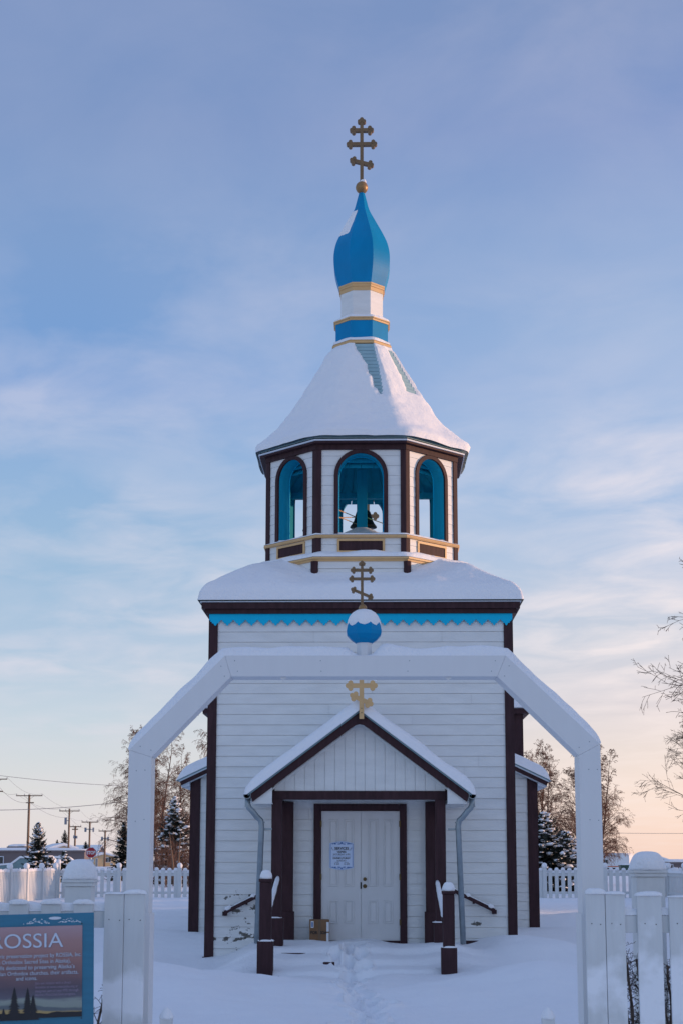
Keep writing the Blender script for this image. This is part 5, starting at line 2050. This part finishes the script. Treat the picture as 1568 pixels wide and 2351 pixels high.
# trailer, dumpster and shed on the right
d = 220
k = d / F
x0, zt = at(1366, 1961, d)
x1 = at(1440, 1961, d)[0]
t = thing('travel_trailer', 'white travel trailer with an orange stripe right of the gate arch', 'trailer', ((x0 + x1) / 2, d, 0), (0, 0, R(-26)))
w = (x1 - x0) / 2 / math.cos(R(26))
b = MB().prism([(-w, .5), (w, .5), (w, zt - .2), (w - .2, zt), (-w + .2, zt), (-w, zt - .2)], 0, 2.4).build('body', 'paper', t, bevel=.05)
MB().box(-w + .02, w - .02, -.02, -.003, 1.0 - .36, 1.12 - .36).build('stripe', 'orange', b)
f = MB().box(-w * .52, -w * .20, -.03, -.003, 1.0, 1.65).build('window_frame', 'metal', b)
MB().box(-w * .49, -w * .37, -.045, -.031, 1.05, 1.6).box(-w * .35, -w * .23, -.045, -.031, 1.05, 1.6).build('pane', 'win', f)
for sx in (-.25, .1):
    MB().disc(sx * w, .36, .34, .05, .3, 16).build('wheel', 'rubber', t)
MB().beam((w, 1.2, .55), (w + 1.2, 1.2, .5), .2, .12).build('drawbar', 'dark', t)
MB().cap(0, 1.2, zt, 2 * w - .3, 2.2, .15, seed=2, p=8, n=30).build('snow_cap', 'snow', t, smooth=True)
d = 150
x0, zt = at(1424, 1986, d)
x1 = at(1454, 1986, d)[0]
t = thing('dumpster', 'dark green steel dumpster in front of the white trailer', 'dumpster', ((x0 + x1) / 2, d, 0))
w = (x1 - x0) / 2
MB().prism([(-w * .8, .15), (w * .8, .15), (w, zt), (-w, zt)], 0, 1.2).build('bin', 'green', t)
MB().box(-w - .03, w + .03, -.03, 1.23, zt - .12, zt).build('rim', 'green', t)
MB().cap(0, .6, zt + .002, 2 * w, 1.2, .12, seed=3, p=6).build('snow_cap', 'snow', t, smooth=True)
flat_block('storage_shed', 'grey storage shed with snow on its roof at the far right', 1526, 1600, 1979, 160, 5, 'greyb', ((-.7, -.55, .5, 1.1),), 'shed')
gable_house('house', 'far house with a snowy roof between the trailer and the shed', 1490, 1532, 1976, 1969, 330, 8, 'greyb', -10, ())

# ------------------------------------------------------------------ unseen hall, added beside the churchyard to shade the yard
t = thing('community_hall', 'long two storey timber hall standing right of the churchyard', 'hall', (30, 0, 0))
HZ = 6.1
mb = MB()
siding(mb, (0, 41.0), (0, -1), (-1, 0), 47.0, 0, HZ, .25, seed=91)
mb.box(.02, 11, -6, 41, 0, HZ)
hb = mb.build('wall', 'hall', t)
hr_ = MB()
hsn = MB()
hr_.rings([[(-.5, -6.5, HZ + .003), (11.5, -6.5, HZ + .003), (11.5, 41.3, HZ + .003), (-.5, 41.3, HZ + .003)], [(-.5, -6.5, HZ + .2), (11.5, -6.5, HZ + .2), (11.5, 41.3, HZ + .2), (-.5, 41.3, HZ + .2)], [(5.4, -1, HZ + 1.25), (5.6, -1, HZ + 1.25), (5.6, 36, HZ + 1.25), (5.4, 36, HZ + 1.25)]])
rf_ = hr_.build('roof', 'shdark', t)
hsnow(-.5, 11.5, -6.5, 41.3, lambda x, y: HZ + .2 + 1.05 * min(x + .5, 11.5 - x, (y + 6.5), (41.3 - y), 5.9) / 5.9, .25, .4, 30, 70, seed=30).build('snow_cap', 'snow', rf_, smooth=True)
for k in range(11):
    for zf in (1.0, 3.9):
        y0 = -3 + k * 4
        wf = MB().box(-.05, -.012, y0, y0 + 1.2, zf, zf + 1.5).build('window_frame', 'signwhite', t)
        MB().box(-.065, -.051, y0 + .1, y0 + 1.1, zf + .1, zf + 1.4).build('pane', 'win', wf)

for k, (tx, ty, th_) in enumerate(((31.5, 45.5, 7.4), (33.5, 49.5, 6.4), (31.0, 53.0, 7.8), (34.0, 57.5, 6.8), (32.0, 62.0, 7.6))):  # out-of-view spruce row, added to shade the left side fence
    spruce(tx, ty, th_, 2.3, ['spruce next to the end of the long timber hall', 'second spruce beyond the timber hall, shorter', 'third spruce beyond the timber hall, tallest of the row', 'fourth spruce beyond the timber hall, slightly set back', 'last spruce of the row beyond the timber hall'][k], 'spruces beyond the timber hall', 70 + k, .5)
